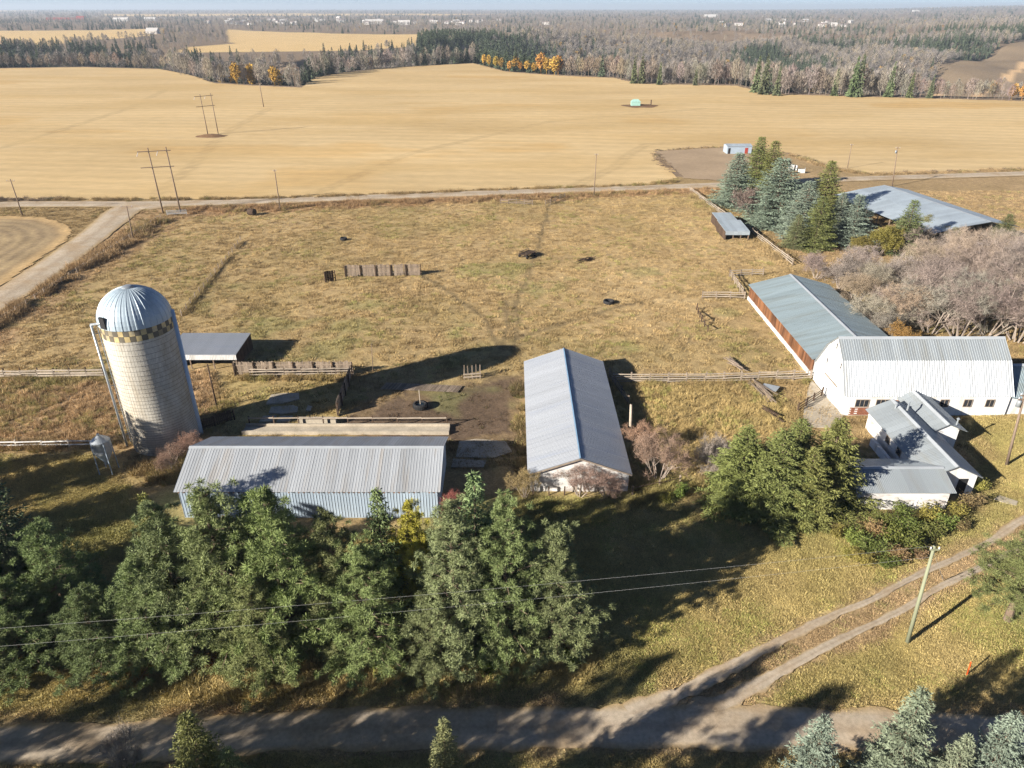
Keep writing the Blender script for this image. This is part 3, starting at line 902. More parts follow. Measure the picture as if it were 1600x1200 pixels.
for y in (-8, -2, 3.5, 8):
    plank('post', osd, (d[1] - 0.2, y, 0), (d[1] - 0.2, y, 3.6), 0.2, 0.2, M['pole_wood'])
    plank('brace', osd, (d[1] - 0.2, y, 1.6), (d[1] - 0.2, y + 1.8, 3.5), 0.1, 0.15, M['pole_wood'])


def lean_to(name, label, x0, x1, y0, y1, z0, z1, roof, fascia, back='dark_wood', cat='shed', group=None):
    """flat single pitch shelter: z0 height at the near side, z1 at the far side"""
    root = empty(name, ((x0 + x1) / 2, (y0 + y1) / 2, 0), 0, label, cat, group)
    hx, hy = (x1 - x0) / 2, (y1 - y0) / 2
    V = []
    for dz in (0, -0.1):
        V += [(-hx, -hy, z0 + dz), (hx, -hy, z0 + dz), (hx, hy, z1 + dz), (-hx, hy, z1 + dz)]
    rf = MB().add(V, [(0, 1, 2, 3), (7, 6, 5, 4), (0, 4, 5, 1), (1, 5, 6, 2), (2, 6, 7, 3), (3, 7, 4, 0)]).build('roof', M[roof], root)
    n = max(2, int(round(2 * hx / 0.95))); ww = 2 * hx / n
    ln = math.hypot(2 * hy, z1 - z0)
    sm = sheet_mesh(ww, ln, M[roof], 4, 0.02)
    ca, sa = 2 * hy / ln, (z1 - z0) / ln
    for i in range(n):
        o = bpy.data.objects.new('roof_sheet', sm); C.objects.link(o); o.parent = rf
        frame_mat(o, (-1, 0, 0), (0, -ca, -sa), (0, -sa, ca), (-hx + (i + 1) * ww, hy, z1 + 0.012))
    sm = sheet_mesh(ww, 0.75, M[fascia], 4, 0.03)
    fo = MB().box(-hx, hx, -hy - 0.03, -hy + 0.02, z0 - 0.8, z0 - 0.11).build('fascia', M[fascia], root)
    for i in range(n):
        o = bpy.data.objects.new('fascia_sheet', sm); C.objects.link(o); o.parent = fo
        o.matrix_local = Matrix(((1, 0, 0, -hx + i * ww), (0, 0, -1, -hy - 0.036), (0, 1, 0, z0 - 0.83), (0, 0, 0, 1)))
    for x in np.linspace(-hx + 0.15, hx - 0.15, 4):
        plank('post', root, (x, -hy + 0.15, 0), (x, -hy + 0.15, z0 - 0.12), 0.15, 0.15, M['pole_wood'])
        plank('post', root, (x, hy - 0.15, 0), (x, hy - 0.15, z1 - 0.12), 0.15, 0.15, M['pole_wood'])
    nb = int(2 * hy / 0.3)
    for i in range(nb):
        y = -hy + 0.15 + i * 0.3
        zt = z0 + (z1 - z0) * i / nb - 0.13
        link('board', unit_box(M[back]), root, (-hx + 0.05, y, zt / 2), (0, 0, 0), (0.04, 0.28, zt))
        link('board', unit_box(M[back]), root, (hx - 0.05, y, zt / 2 + 0.1), (0, 0, 0), (0.04, 0.26, zt - 0.3))
    nb = int(2 * hx / 0.3)
    for i in range(nb):
        link('board', unit_box(M[back]), root, (-hx + 0.15 + i * 0.3, hy - 0.04, z1 / 2), (0, 0, 0), (0.28, 0.04, z1 - 0.2))
    return root


lean_to('calf_shelter', 'flat roofed shelter with white fascia behind the silo', -49.6, -39.4, 91.6, 98.3, 2.35, 2.75, 'roof_white', 'white_paint')
lean_to('cattle_shelter', 'small open shelter with blue grey roof on the right pasture fence', 47.7, 53.1, 156.2, 164, 2.0, 2.5, 'roof_blue', 'roof_blue')
lean_to('cattle_lean_to', 'narrow low roof behind the small shelter on the right pasture fence', 48.4, 52.9, 164.4, 171.6, 2.0, 2.3, 'roof_blue', 'roof_blue')
fs = building('pump_shed', 'small grey metal shed on the far gravel pad', 'shed', 76.7, 85.4, 263, 268, 'x', [(0, 3.1), (2.5, 2.6)], [(0, 3.1), (2.5, 2.6)], 'roof_blue',
              ['wall_metal'] * 4, over=0.15, eave_over=0.2, ribs=2)
d = D(fs)
door(fs, 'front', 2.5, 1.1, 2.1, d, 'red_wall'); door(fs, 'front', -3.6, 0.8, 2.0, d, 'dark')

# ------------------------------------------------------------------ silo
SX, SY, SR, SH = -41.6, 72.9, 3.7, 15.7
silo = empty('silo', (SX, SY, 0), 0, 'tall concrete stave silo with ribbed metal dome and checkered band', 'silo')
NS = 72
V = []; F = []
zs = [-0.2, 4, 8, 12, SH - 1.3]
for z in zs:
    for i in range(NS):
        for f, rr in ((0.0, SR - 0.02), (0.08, SR), (0.92, SR)):
            t = 2 * math.pi * (i + f) / NS
            V.append((rr * math.cos(t), rr * math.sin(t), z))
n3 = NS * 3
for k in range(len(zs) - 1):
    for i in range(n3):
        F.append((k * n3 + i, k * n3 + (i + 1) % n3, (k + 1) * n3 + (i + 1) % n3, (k + 1) * n3 + i))
link('stave_wall', npmesh('stave_wall', V, F, M['concrete']), silo)


def torus(r, t, n=64, k=5):
    V = []; F = []
    for i in range(n):
        a = 2 * math.pi * i / n
        for j in range(k):
            b = 2 * math.pi * j / k
            rr = r + t * math.cos(b)
            V.append((rr * math.cos(a), rr * math.sin(a), t * math.sin(b)))
    for i in range(n):
        for j in range(k):
            F.append((i * k + j, ((i + 1) % n) * k + j, ((i + 1) % n) * k + (j + 1) % k, i * k + (j + 1) % k))
    return V, F


hoop = npmesh('hoop', *torus(SR + 0.012, 0.017), M['hoop'], smooth_=True)
z = 0.35; step = 0.27
while z < SH - 1.4:
    link('hoop', hoop, silo, (0, 0, z), (0, 0, random.uniform(0, 6)))
    z += step
    step *= 1.035 if z > 3 else 1.02
# checkered band: two rows of panels
NCK = 40
wv = 2 * math.pi * SR / NCK


def arc_panel(mt, n, r, h, th=0.05, gap=0.03):
    V = []; F = []
    da = 2 * math.pi / n - gap / r
    for i in range(4):
        a = -da / 2 + da * i / 3
        for rr, zz in ((r, 0), (r, h), (r - th, h), (r - th, 0)):
            V.append((rr * math.cos(a), rr * math.sin(a), zz))
    for i in range(3):
        for j in range(4):
            F.append((i * 4 + j, (i + 1) * 4 + j, (i + 1) * 4 + (j + 1) % 4, i * 4 + (j + 1) % 4))
    return npmesh('checker_panel', V, F, mt)


pl_, pd_ = arc_panel(M['checker_light'], NCK, SR + 0.01, 0.62), arc_panel(M['checker_dark'], NCK, SR + 0.01, 0.62)
MB().lathe([(SR - 0.03, SH - 1.3), (SR - 0.03, SH + 0.02), (SR - 0.4, SH + 0.02)], 48).build('band_core', M['checker_dark'], silo)
for r_ in range(2):
    for i in range(NCK):
        link('checker_panel', pl_ if (i + r_) % 2 else pd_, silo, (0, 0, SH - 1.28 + r_ * 0.65), (0, 0, 2 * math.pi * i / NCK))
# dome of pressed gores
NG = 32
V = []; F = []
da = 2 * math.pi / NG
prof = []
for k in range(11):
    t = k / 10 * (math.pi / 2 - 0.13)
    prof.append(((SR + 0.06) * math.cos(t), 3.65 * math.sin(t)))
for r_, z_ in prof:
    for a_, o_ in ((-0.5, 0.045), (-0.43, 0.045), (-0.36, 0), (0.0, 0.012), (0.36, 0), (0.43, 0.045), (0.497, 0.045)):
        rr = r_ + o_ * (0.35 + 0.65 * r_ / SR)
        V.append((rr * math.cos(a_ * da), rr * math.sin(a_ * da), z_ + o_ * 0.3))
for k in range(10):
    for j in range(6):
        F.append((k * 7 + j, k * 7 + j + 1, (k + 1) * 7 + j + 1, (k + 1) * 7 + j))
gore = npmesh('dome_panel', V, F, M['dome'])
for i in range(NG):
    link('dome_panel', gore, silo, (0, 0, SH + 0.03), (0, 0, i * da))
MB().lathe([(0.62, 3.5), (0.6, 3.72), (0.4, 3.82), (0.0, 3.86)], 20).build('dome_cap', M['galv'], silo, loc=(0, 0, SH))
# hatch, fill pipe and ladder on the left, chute on the right rear
ha = math.atan2(-0.88, -0.47)
hx, hy = math.cos(ha), math.sin(ha)
hb = MB().box(-0.12, 0.12, -0.42, 0.42, 0, 1.25).build('dome_hatch', M['dark'], silo, loc=(hx * (SR + 0.02), hy * (SR + 0.02), SH + 0.15))
hb.rotation_euler = (0, 0, ha)
pa = math.atan2(-0.52, -0.85)
ux, uy = math.cos(pa), math.sin(pa)
pp = MB()
pp.tube((ux * (SR + 0.65), uy * (SR + 0.65), 0.4), (ux * (SR + 0.65), uy * (SR + 0.65), SH + 0.2), 0.13, n=10)
pp.tube((ux * (SR + 0.65), uy * (SR + 0.65), SH + 0.2), (hx * (SR - 0.1), hy * (SR - 0.1), SH + 0.75), 0.13, n=10)
pp.build('fill_pipe', M['galv'], silo, True)
for k in range(5):
    plank('pipe_bracket', silo, (ux * (SR), uy * (SR), 2 + k * 3.2), (ux * (SR + 0.6), uy * (SR + 0.6), 2 + k * 3.2), 0.06, 0.06, M['galv'])
la = math.atan2(-0.62, -0.78)
lx, ly = math.cos(la), math.sin(la)
tx, ty = -ly, lx
lad = MB()
for sg in (-0.22, 0.22):
    lad.tube((lx * (SR + .16) + tx * sg, ly * (SR + .16) + ty * sg, 1), (lx * (SR + .16) + tx * sg, ly * (SR + .16) + ty * sg, SH), 0.025, n=5)
for k in range(36):
    z = 1.2 + k * 0.4
    lad.tube((lx * (SR + .16) - tx * .22, ly * (SR + .16) - ty * .22, z), (lx * (SR + .16) + tx * .22, ly * (SR + .16) + ty * .22, z), 0.018, n=4)
lad.build('ladder', M['galv'], silo)
ca_ = math.atan2(0.30, 0.955)
ch = MB()
V = []
for z in (0.0, SH + 0.5):
    for i in range(9):
        t = ca_ + math.pi * (i / 8 - 0.5)
        V.append((math.cos(ca_) * (SR - 0.05) + 0.40 * math.cos(t), math.sin(ca_) * (SR - 0.05) + 0.40 * math.sin(t), z))
ch.add(V, [(i, i + 1, 9 + i + 1, 9 + i) for i in range(8)] + [tuple(range(9, 18))])
ch.build('chute', M['wall_metal'], silo, True)

# feed bin beside the silo
p = gp(171, 736)
fbn = empty('feed_bin', (p.x, p.y, 0), 0, 'small galvanised hopper bin on legs left of the silo', 'bin')
MB().lathe([(0.95, 2.6), (0.95, 4.1)], 24).build('bin_body', M['galv'], fbn, True)
MB().lathe([(1.0, 4.08), (0.16, 4.75), (0.16, 4.9), (0, 4.9)], 24).build('bin_roof', M['galv'], fbn)
MB().lathe([(0.95, 2.6), (0.18, 1.2), (0.18, 0.95), (0, 0.95)], 24).build('hopper', M['wall_metal'], fbn, True)
for k in range(4):
    t = math.pi / 4 + k * math.pi / 2
    plank('leg', fbn, (1.02 * math.cos(t), 1.02 * math.sin(t), 0), (0.97 * math.cos(t), 0.97 * math.sin(t), 4.0), 0.08, 0.08, M['wall_metal'])
for zz in (2.9, 3.4):
    MB().lathe([(0.955, -0.03), (0.985, 0), (0.955, 0.03)], 24).build('bin_ring', M['galv'], fbn, loc=(0, 0, zz))

# ------------------------------------------------------------------ fences
def rail_fence(label, pts, rails, post_gap=2.6, ph=1.35, pm='dark_wood', rm='rail_wood', pw=0.16, rw=0.15, name='rail_fence', sag=0.04, double=False, group=None):
    P = [Vector((q.x, q.y, 0)) for q in pts]
    root = empty(name, P[0], 0, label, 'fence', group)
    O = P[0]
    for a, b in zip(P[:-1], P[1:]):
        ln = (b - a).length
        n = max(1, int(round(ln / post_gap)))
        d = (b - a) / n
        nrm = Vector((d.y, -d.x, 0)).normalized() * (pw / 2 + 0.03)
        if nrm.y > 0: nrm = -nrm
        for i in range(n + 1):
            q = a + d * i - O
            lean = Vector((random.gauss(0, .05), random.gauss(0, .05), 0))
            plank('post', root, q - Vector((0, 0, .1)), q + lean + Vector((0, 0, ph * random.uniform(.92, 1.08))), pw, pw, M[pm])
        for z in rails:
            for i in range(n):
                q0 = a + d * i - O + nrm; q1 = a + d * (i + 1) - O + nrm
                plank('rail', root, q0 + Vector((0, 0, z + random.gauss(0, sag))) - d * 0.03, q1 + Vector((0, 0, z + random.gauss(0, sag))) + d * 0.03, 0.045, rw, M[rm])
    return root


def board_fence(label, a, b, h, bw=0.19, mt='old_wood', name='board_fence', rails=True, lean=0.02, miss=0.03, back=1):
    root = empty(name, (a.x, a.y, 0), 0, label, 'fence')
    d = Vector((b.x - a.x, b.y - a.y, 0)); ln = d.length; d.normalize()
    n = int(ln / bw)
    nr = Vector((d.y, -d.x, 0)) * back
    ang = math.atan2(d.y, d.x)
    for i in range(n):
        if random.random() < miss: continue
        hh = h * random.uniform(0.93, 1.04)
        q = d * (bw * (i + .5))
        o = link('board', unit_box(M[mt]), root, (q.x, q.y, hh / 2), (random.gauss(0, lean), random.gauss(0, lean), ang), (bw * 0.9, 0.035, hh))
    if rails:
        for z in (h * 0.28, h * 0.75):
            plank('rail', root, nr * 0.06 + Vector((0, 0, z)), d * ln + nr * 0.06 + Vector((0, 0, z)), 0.06, 0.12, M[mt])
        k = max(1, int(round(ln / 3)))
        for i in range(k + 1):
            q = d * (ln * i / k) + nr * 0.17
            plank('post', root, q, q + Vector((0, 0, h * 0.98)), 0.15, 0.15, M['dark_wood'])
    return root


rail_fence('grey plank fence with dark posts left of the silo, upper row', [gp(-120, 592), gp(163, 589)], (0.35, 0.75, 1.15), 2.2, 1.5, rw=0.25)
rail_fence('white two rail fence left of the silo by the feed bin', [gp(-140, 702), gp(150, 697)], (0.4, 0.8), 3.0, 0.95, 'rail_wood', 'white_paint', rw=0.14)
board_fence('grey vertical board windbreak right of the flat shelter', gp(368, 586), gp(552, 585), 2.1)
rail_fence('plank rail fence with dark posts along the front of the grey windbreak', [gp(392, 588.5), gp(552, 587)], (0.4, 0.85, 1.2), 2.4, 1.35)
board_fence('tall dark plank wall running away at an angle in the barnyard', gp(527, 650), gp(549, 590), 2.0, 0.25, 'old_wood')
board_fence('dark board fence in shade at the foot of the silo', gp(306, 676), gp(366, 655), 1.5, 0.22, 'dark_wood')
board_fence('lone grey board windbreak standing in the pasture', gp(540, 432), gp(658, 430), 2.3, 0.2)
board_fence('short gapped board panel beside the lone pasture windbreak', gp(508, 441), gp(524, 438), 2.1, 0.45, 'dark_wood', miss=0.1)
rail_fence('long grey rail fence between the livestock barn and gambrel barn', [gp(957, 598), gp(1130, 597), gp(1266, 592)], (0.3, 0.65, 1.0, 1.35), 2.6, 1.55, 'old_wood')
rail_fence('plank fence in shade along the right wall of the livestock barn', [gp(952, 588), gp(981, 632)], (0.4, 0.8, 1.2), 2.6, 1.4, 'old_wood', 'old_wood')
rail_fence('rail fence along the right edge of the pasture by the spruces', [gp(1078, 299), gp(1122, 332), gp(1175, 366), gp(1238, 414)], (0.4, 0.8, 1.2), 2.8, 1.4, 'old_wood')
rail_fence('corral rails at the far end of the cattle shed', [gp(1097, 466), gp(1163, 467)], (0.4, 0.8, 1.2), 2.4, 1.4, 'old_wood')
rail_fence('corner corral fence behind the cattle shed', [gp(1160, 462), gp(1140, 432), gp(1192, 430)], (0.4, 0.8, 1.2), 2.2, 1.4, 'old_wood')
rail_fence('broken leaning rail fence in the right of the pasture', [gp(1088, 484), gp(1096, 502), gp(1106, 518)], (0.7,), 2.0, 1.1, 'dark_wood', 'dark_wood', sag=0.3)
rail_fence('short plank fence left of the pasture gateway by the road', [gp(782, 318), gp(832, 320)], (0.4, 0.8, 1.2), 2.4, 1.4, 'old_wood', 'old_wood')
rail_fence('short plank fence right of the pasture gateway by the road', [gp(852, 321), gp(882, 309)], (0.4, 0.8, 1.2), 2.4, 1.4, 'old_wood', 'old_wood')
rail_fence('metal pipe gate at the road junction corner of the pasture', [gp(262, 337), gp(292, 336)], (0.4, 0.7, 1.0, 1.25), 3.2, 1.4, 'rail_wood', 'roof_blue', rw=0.08, name='pipe_gate')
rail_fence('thin rail fence at the right front corner of the livestock barn', [gp(988, 772), gp(1030, 764), gp(1062, 757)], (0.5, 0.95), 2.2, 1.15, 'old_wood', 'dark_wood', rw=0.07)
rail_fence('small gate and rails on the concrete apron of the gambrel barn', [gp(1246, 643), gp(1283, 619)], (0.35, 0.75, 1.15), 2.0, 1.3, 'dark_wood', 'dark_wood', rw=0.1)
for k, (px, py) in enumerate(((833, 772), (858, 773), (882, 773))):
    q = gp(px, py)
    o = plank('fence_post', None, (q.x, q.y, -0.1), (q.x + random.gauss(0, .04), q.y, 1.05), 0.14, 0.14, M['dark_wood'])
    tag(o, ['leftmost', 'middle', 'rightmost'][k] + ' short post in front of the livestock barn end wall', 'post', 'short posts before the barn')
# wire fence along the side road: posts, strung wires
P0, P1 = gp(252, 342), gp(-60, 546)
wf = empty('wire_fence', (P0.x, P0.y, 0), 0, 'thin wire fence on old posts along the side road ditch', 'fence')
n = 26
for i in range(n + 1):
    q = (P1 - P0) * (i / n)
    plank('post', wf, q, q + Vector((random.gauss(0, .06), 0, 1.25)), 0.12, 0.12, M['old_wood'])
for z in (0.5, 0.9, 1.15):
    plank('wire', wf, Vector((0, 0, z)), (P1 - P0) + Vector((0, 0, z)), 0.012, 0.012, M['wire'])
P0, P1 = gp(377, 378), gp(284, 494)
wf = empty('wire_fence', (P0.x, P0.y, 0), 0, 'overgrown wire fence line crossing the pasture behind the silo', 'fence')
n = 16
for i in range(n + 1):
    q = (P1 - P0) * (i / n)
    plank('post', wf, q, q + Vector((random.gauss(0, .06), 0, 1.2)), 0.12, 0.12, M['old_wood'])
for z in (0.5, 1.0):
    plank('wire', wf, Vector((0, 0, z)), (P1 - P0) + Vector((0, 0, z)), 0.012, 0.012, M['wire'])

# ------------------------------------------------------------------ barnyard things
a, b = gp(378, 679), gp(702, 675)
bk = empty('feed_bunk', (a.x, a.y, 0), 0, 'long concrete feed bunk with rail posts behind the machine shed', 'trough')
L_ = (b - a).length
bm_ = MB().box(0, L_, 0, 0.25, -0.1, 0.45).box(0.002, L_ - 0.002, 1.55, 1.75, -0.1, 0.55).box(0.004, L_ - 0.004, 0.25, 1.55, -0.1, 0.25)
bm_.build('trough', M['slab'], bk)
for i in range(9):
    x = 0.4 + i * (L_ - 0.8) / 8
    plank('post', bk, (x, 1.9, 0), (x, 1.9, 1.5), 0.14, 0.14, M['dark_wood'])
    if i < 8:
        x2 = 0.4 + (i + 1) * (L_ - 0.8) / 8
        plank('rail', bk, (x, 1.8, 1.25), (x2, 1.8, 1.3), 0.06, 0.16, M['rail_wood'])
a, b = gp(466, 664), gp(526, 662)
o = MB().box(0, (b - a).length, 0, 0.5, -0.1, 0.9).build('concrete_block_wall', M['slab'], loc=(a.x, a.y, 0))
tag(o, 'short concrete wall above the left part of the feed bunk', 'wall')


def slab(label, pts, h=0.12, mt='slab'):
    P = [gp(*p) for p in pts]
    c = sum(P, Vector()) / len(P)
    n = len(P)
    V = [(p.x - c.x, p.y - c.y, h + random.uniform(-.02, .03)) for p in P] + [(p.x - c.x, p.y - c.y, -0.1) for p in P]
    o = MB().add(V, [tuple(range(n)), tuple(range(2 * n - 1, n - 1, -1))] + [(i, n + i, n + (i + 1) % n, (i + 1) % n) for i in range(n)]).build('concrete_slab', M[mt], loc=(c.x, c.y, 0))
    return tag(o, label, 'slab')


slab('sunlit concrete slab in the barnyard left of the plank wall', [(416, 632), (424, 618), (445, 615), (467, 615), (468, 624), (440, 631)])
slab('shaded concrete slab just below the sunlit slab', [(420, 646), (424, 637), (458, 634), (466, 637), (464, 645), (440, 647)])
slab('shaded concrete slab nearest the feed bunk, left piece', [(405, 660), (412, 651), (432, 650), (428, 659)])
slab('shaded concrete slab nearest the feed bunk, right piece', [(432, 660), (438, 651), (458, 651), (452, 659)])
slab('small broken concrete piece in the barnyard shade', [(478, 642), (481, 634), (488, 636), (485, 643)])
slab('concrete apron at the left end of the gambrel barn', [(1254, 668), (1256, 640), (1262, 610), (1268, 594), (1318, 650), (1300, 668)], 0.06)
slab('wet concrete floor in the shade between shed and livestock barn', [(712, 714), (718, 690), (745, 686), (790, 690), (800, 706), (770, 716)], 0.05)
slab('narrow concrete strip in the shade beside the machine shed end', [(705, 730), (708, 717), (760, 720), (756, 730)], 0.05)
slab('pale patch of old concrete by the lane at right', [(1553, 780), (1562, 774), (1590, 784), (1588, 790), (1570, 786)], 0.04)
# fallen windbreak: boards lying in the shadow of the silo
fw = empty('fallen_windbreak', gp(600, 604), 0, 'row of dark boards lying flat on the ground in the barnyard', 'boards')
a, b = gp(598, 601), gp(718, 606)
for i in range(46):
    q = (b - a) * (i / 46)
    plank('board', fw, q + Vector((0.3, 0.95, .10 + random.uniform(0, .05))), q + Vector((-0.3, -0.95, .10 + random.uniform(0, .05))), 0.17, 0.03, M['old_wood'])
# wooden feeder rack
p = gp(738, 592)
rk = empty('hay_rack', (p.x, p.y, 0), 0.15, 'upright wooden hay rack in the barnyard near the barn', 'rack')
for x in (-1.1, -.55, 0, .55, 1.1):
    plank('upright', rk, (x, 0, 0), (x + random.gauss(0, .04), 0.25, 2.0 + random.uniform(-.25, .15)), 0.12, 0.08, M['old_wood'])
for z in (0.35, 0.8):
    plank('rail', rk, (-1.25, -0.02, z), (1.25, -0.02, z), 0.06, 0.18, M['rail_wood'])
for x in (-1.1, 1.1):
    plank('leg', rk, (x, 1.0, 0), (x, 0.2, 1.5), 0.1, 0.1, M['old_wood'])
# tyre water trough
p = gp(657, 637)
tt = empty('tyre_trough', (p.x, p.y, 0), 0, 'black tractor tyre water trough with an upright pole in the dirt yard', 'trough')
MB().lathe([(0.62, 0.0), (0.86, 0.03), (0.95, 0.2), (0.95, 0.5), (0.86, 0.66), (0.66, 0.68), (0.6, 0.62), (0.58, 0.3)], 28).build('tyre', M['rubber'], tt, True)
MB().lathe([(0.6, 0.5), (0, 0.5)], 24).build('water', M['water'], tt)
for k in range(28):
    t = 2 * math.pi * k / 28
    plank('tread_lug', tt, (0.94 * math.cos(t), 0.94 * math.sin(t), 0.12), (0.94 * math.cos(t + .12), 0.94 * math.sin(t + .12), 0.58), 0.09, 0.05, M['rubber'])
MB().tube((0, 0.1, 0.3), (-0.05, 0.1, 2.6), 0.05, n=8).build('pole', M['rail_wood'], tt)


def tub(label, px, py, r=0.9):
    p = gp(px, py)
    o = empty('rubber_tub', (p.x, p.y, 0), 0, label, 'tub')
    MB().lathe([(r * .8, 0), (r * .95, .08), (r, .35), (r * .95, .55), (r * .72, .58), (r * .68, .4), (r * .66, .08)], 20).build('tub_wall', M['rubber'], o, True)
    MB().lathe([(r * .67, .1), (0, .1)], 18).build('tub_floor', M['rubber'], o)


tub('round black tub in the right half of the pasture', 951, 474, 1.0)
tub('small round black tub left of the pasture centre', 537, 375, 0.8)
# old wagon in the pasture
p = gp(824, 401)
wg = empty('hay_wagon', (p.x, p.y, 0), R(52), 'old dark flat hay wagon in the middle of the pasture', 'wagon')
for i in range(7):
    link('deck_board', unit_box(M['dark_wood']), wg, (0, -0.9 + i * 0.3, 0.85), (0, 0, 0), (3.6, 0.28, 0.06))
for y in (-0.5, 0.5):
    plank('beam', wg, (-1.9, y, 0.72), (1.9, y, 0.72), 0.12, 0.16, M['dark_wood'])
for x in (-1.3, 1.3):
    plank('axle', wg, (x, -1.0, 0.4), (x, 1.0, 0.4), 0.09, 0.09, M['dark'])
    for y in (-1.0, 1.0):
        wl = MB().tube((0, -0.1, 0), (0, 0.1, 0), 0.4, n=16).build('wheel', M['rubber'], wg, loc=(x, y, 0.4))
        MB().tube((0, -0.11, 0), (0, 0.11, 0), 0.2, n=12).build('rim', M['hoop'], wl)
plank('drawbar', wg, (1.8, 0, 0.6), (3.4, 0.1, 0.25), 0.1, 0.1, M['dark_wood'])
for y in (-0.9, 0.9):
    plank('side_rail', wg, (-1.8, y, 1.2), (1.8, y, 1.2), 0.05, 0.14, M['old_wood'])


def lumber(label, a, b, n, spread, mt='old_wood'):
    o = empty('lumber_pile', (a.x, a.y, 0), 0, label, 'lumber')
    d = b - a
    for i in range(n):
        s0, s1 = sorted((random.uniform(0, .35), random.uniform(.6, 1.0)))
        w_ = Vector((random.gauss(0, spread), random.gauss(0, spread), 0)); w2 = Vector((random.gauss(0, spread), random.gauss(0, spread), 0))
        z = 0.12 + 0.07 * (i % 5)
        plank('board', o, d * s0 + w_ + Vector((0, 0, z)), d * s1 + w2 + Vector((0, 0, z + random.uniform(-.05, .25))), 0.18, 0.06, M[mt])
    return o


lumber('tangled pile of old rails below the long fence near the barn', gp(1172, 590), gp(1210, 634), 16, 0.45)
lumber('heap of old boards above the long rail fence near the cattle shed', gp(1132, 558), gp(1162, 584), 14, 0.35)
lumber('dark fallen rails in the grass left of the concrete apron', gp(1188, 637), gp(1228, 664), 6, 0.15, 'dark_wood')
lumber('scattered brush and sticks in the upper right pasture', gp(905, 410), gp(926, 404), 12, 0.5, 'dark_wood')
p = gp(1203, 609)
o = MB().box(-1.1, 1.1, -0.7, 0.7, 0.35, 0.4).build('metal_panel', M['galv'], loc=(p.x, p.y, 0)); o.rotation_euler = (R(8), R(-6), R(-40))
tag(o, 'bent grey metal panel lying on the tangled rails', 'panel')
p = gp(394, 336)
o = MB().lathe([(0.8, -0.9), (0.85, -0.85), (0.85, 0.85), (0.8, 0.9), (0, 0.9)], 16).build('old_tank', M['dark_wood'], loc=(p.x, p.y, 0.8)); o.rotation_euler = (R(90), 0, R(70))
tag(o, 'dark round bale lying by the far pasture fence', 'bale')

# ------------------------------------------------------------------ poles and wires
def pole(label, bx, by, ty, tx=None, arms=((0.4, 1.8),), mt='pole_wood', r=0.13, group=None, name='utility_pole', box=False):
    b = gp(bx, by)
    h = top_z(ty, b.y)
    o = empty(name, (b.x, b.y, 0), 0, label, 'pole', group)
    lx = 0.0
    if tx is not None:
        lx = (gp(tx, ty, h).x - b.x)
    MB().tube((0, 0, -0.2), (lx, 0, h), r * 1.25, r * 0.8, 10).build('shaft', M[mt], o, True)
    for dz, wd in arms:
        t = (h - dz) / h
        plank('crossarm', o, (lx * t - wd / 2, -0.13, h - dz), (lx * t + wd / 2, -0.13, h - dz), 0.1, 0.12, M[mt])
        for k in (-0.45, 0.45):
            MB().lathe([(0.03, 0), (0.06, 0.05), (0.06, 0.18), (0.0, 0.22)], 8).build('insulator', M['porcelain'], o, loc=(lx * t + k * wd, -0.13, h - dz + 0.06))
    if box:
        MB().lathe([(0.0, 0.85), (0.2, 0.82), (0.24, 0.7), (0.24, 0.05), (0, 0)], 12).build('transformer', M['galv'], o, True, loc=(lx * .85 - 0.38, 0, h - 1.9))
    return o, Vector((b.x + lx, b.y, h))


mp, mtop = pole('pale green leaning utility pole beside the curving lane', 1418, 1003, 853, 1460, ((0.25, 0.7),), 'green_pole', 0.135)
g0 = gp(1474, 907)
plank('guy_wire', mp, mtop - Vector((mp.location.x, mp.location.y, 0.4)), g0 - mp.location, 0.02, 0.02, M['wire'])
plank('guy_guard', mp, g0 - mp.location, (g0 - mp.location) + (mtop - g0).normalized() * 2.3, 0.06, 0.06, M['rail_wood'])
pole('wooden pole on the grass below the barn wing at the right edge', 1573, 726, 612, 1602, ((0.9, 1.3), (0.4, 1.0)), box=True)
pole('utility pole standing alone on the far roadside left of centre', 438, 329, 265, 429, ((0.3, 0.8),))
pole('wooden pole with crossarm by the junction at the left edge', 35, 336, 280, 16, ((0.4, 2.0),))
pole('pole with white crossarm on the side road ditch', 208, 375, 322, 198, ((0.15, 2.6),))
pole('slim pole on the far roadside right of centre', 928, 307, 240, 932, ((0.3, 0.8),), r=0.11)
pole('pole with a transformer on the far road at right', 1394, 291, 229, 1403, ((0.4, 1.2),), box=True)
pole('short pole in the stubble above the far road at right', 1324, 263, 225, 1331, ((0.3, 0.8),), r=0.11)
pole('thin pole at the corner of the grey windbreak', 583, 580, 535, 580, (), r=0.05, name='thin_pole')
pole('leaning old pole in the weeds right of the silo', 339, 637, 569, 324, (), mt='dark_wood', r=0.1, name='old_pole')
pole('weathered timber post right of the livestock barn', 985, 684, 632, 986, (), mt='rail_wood', r=0.18, name='timber_post')
pole('far single pole in the stubble before the poplar clump', 412, 167, 129, 405, ((0.4, 3.0),), r=0.2)


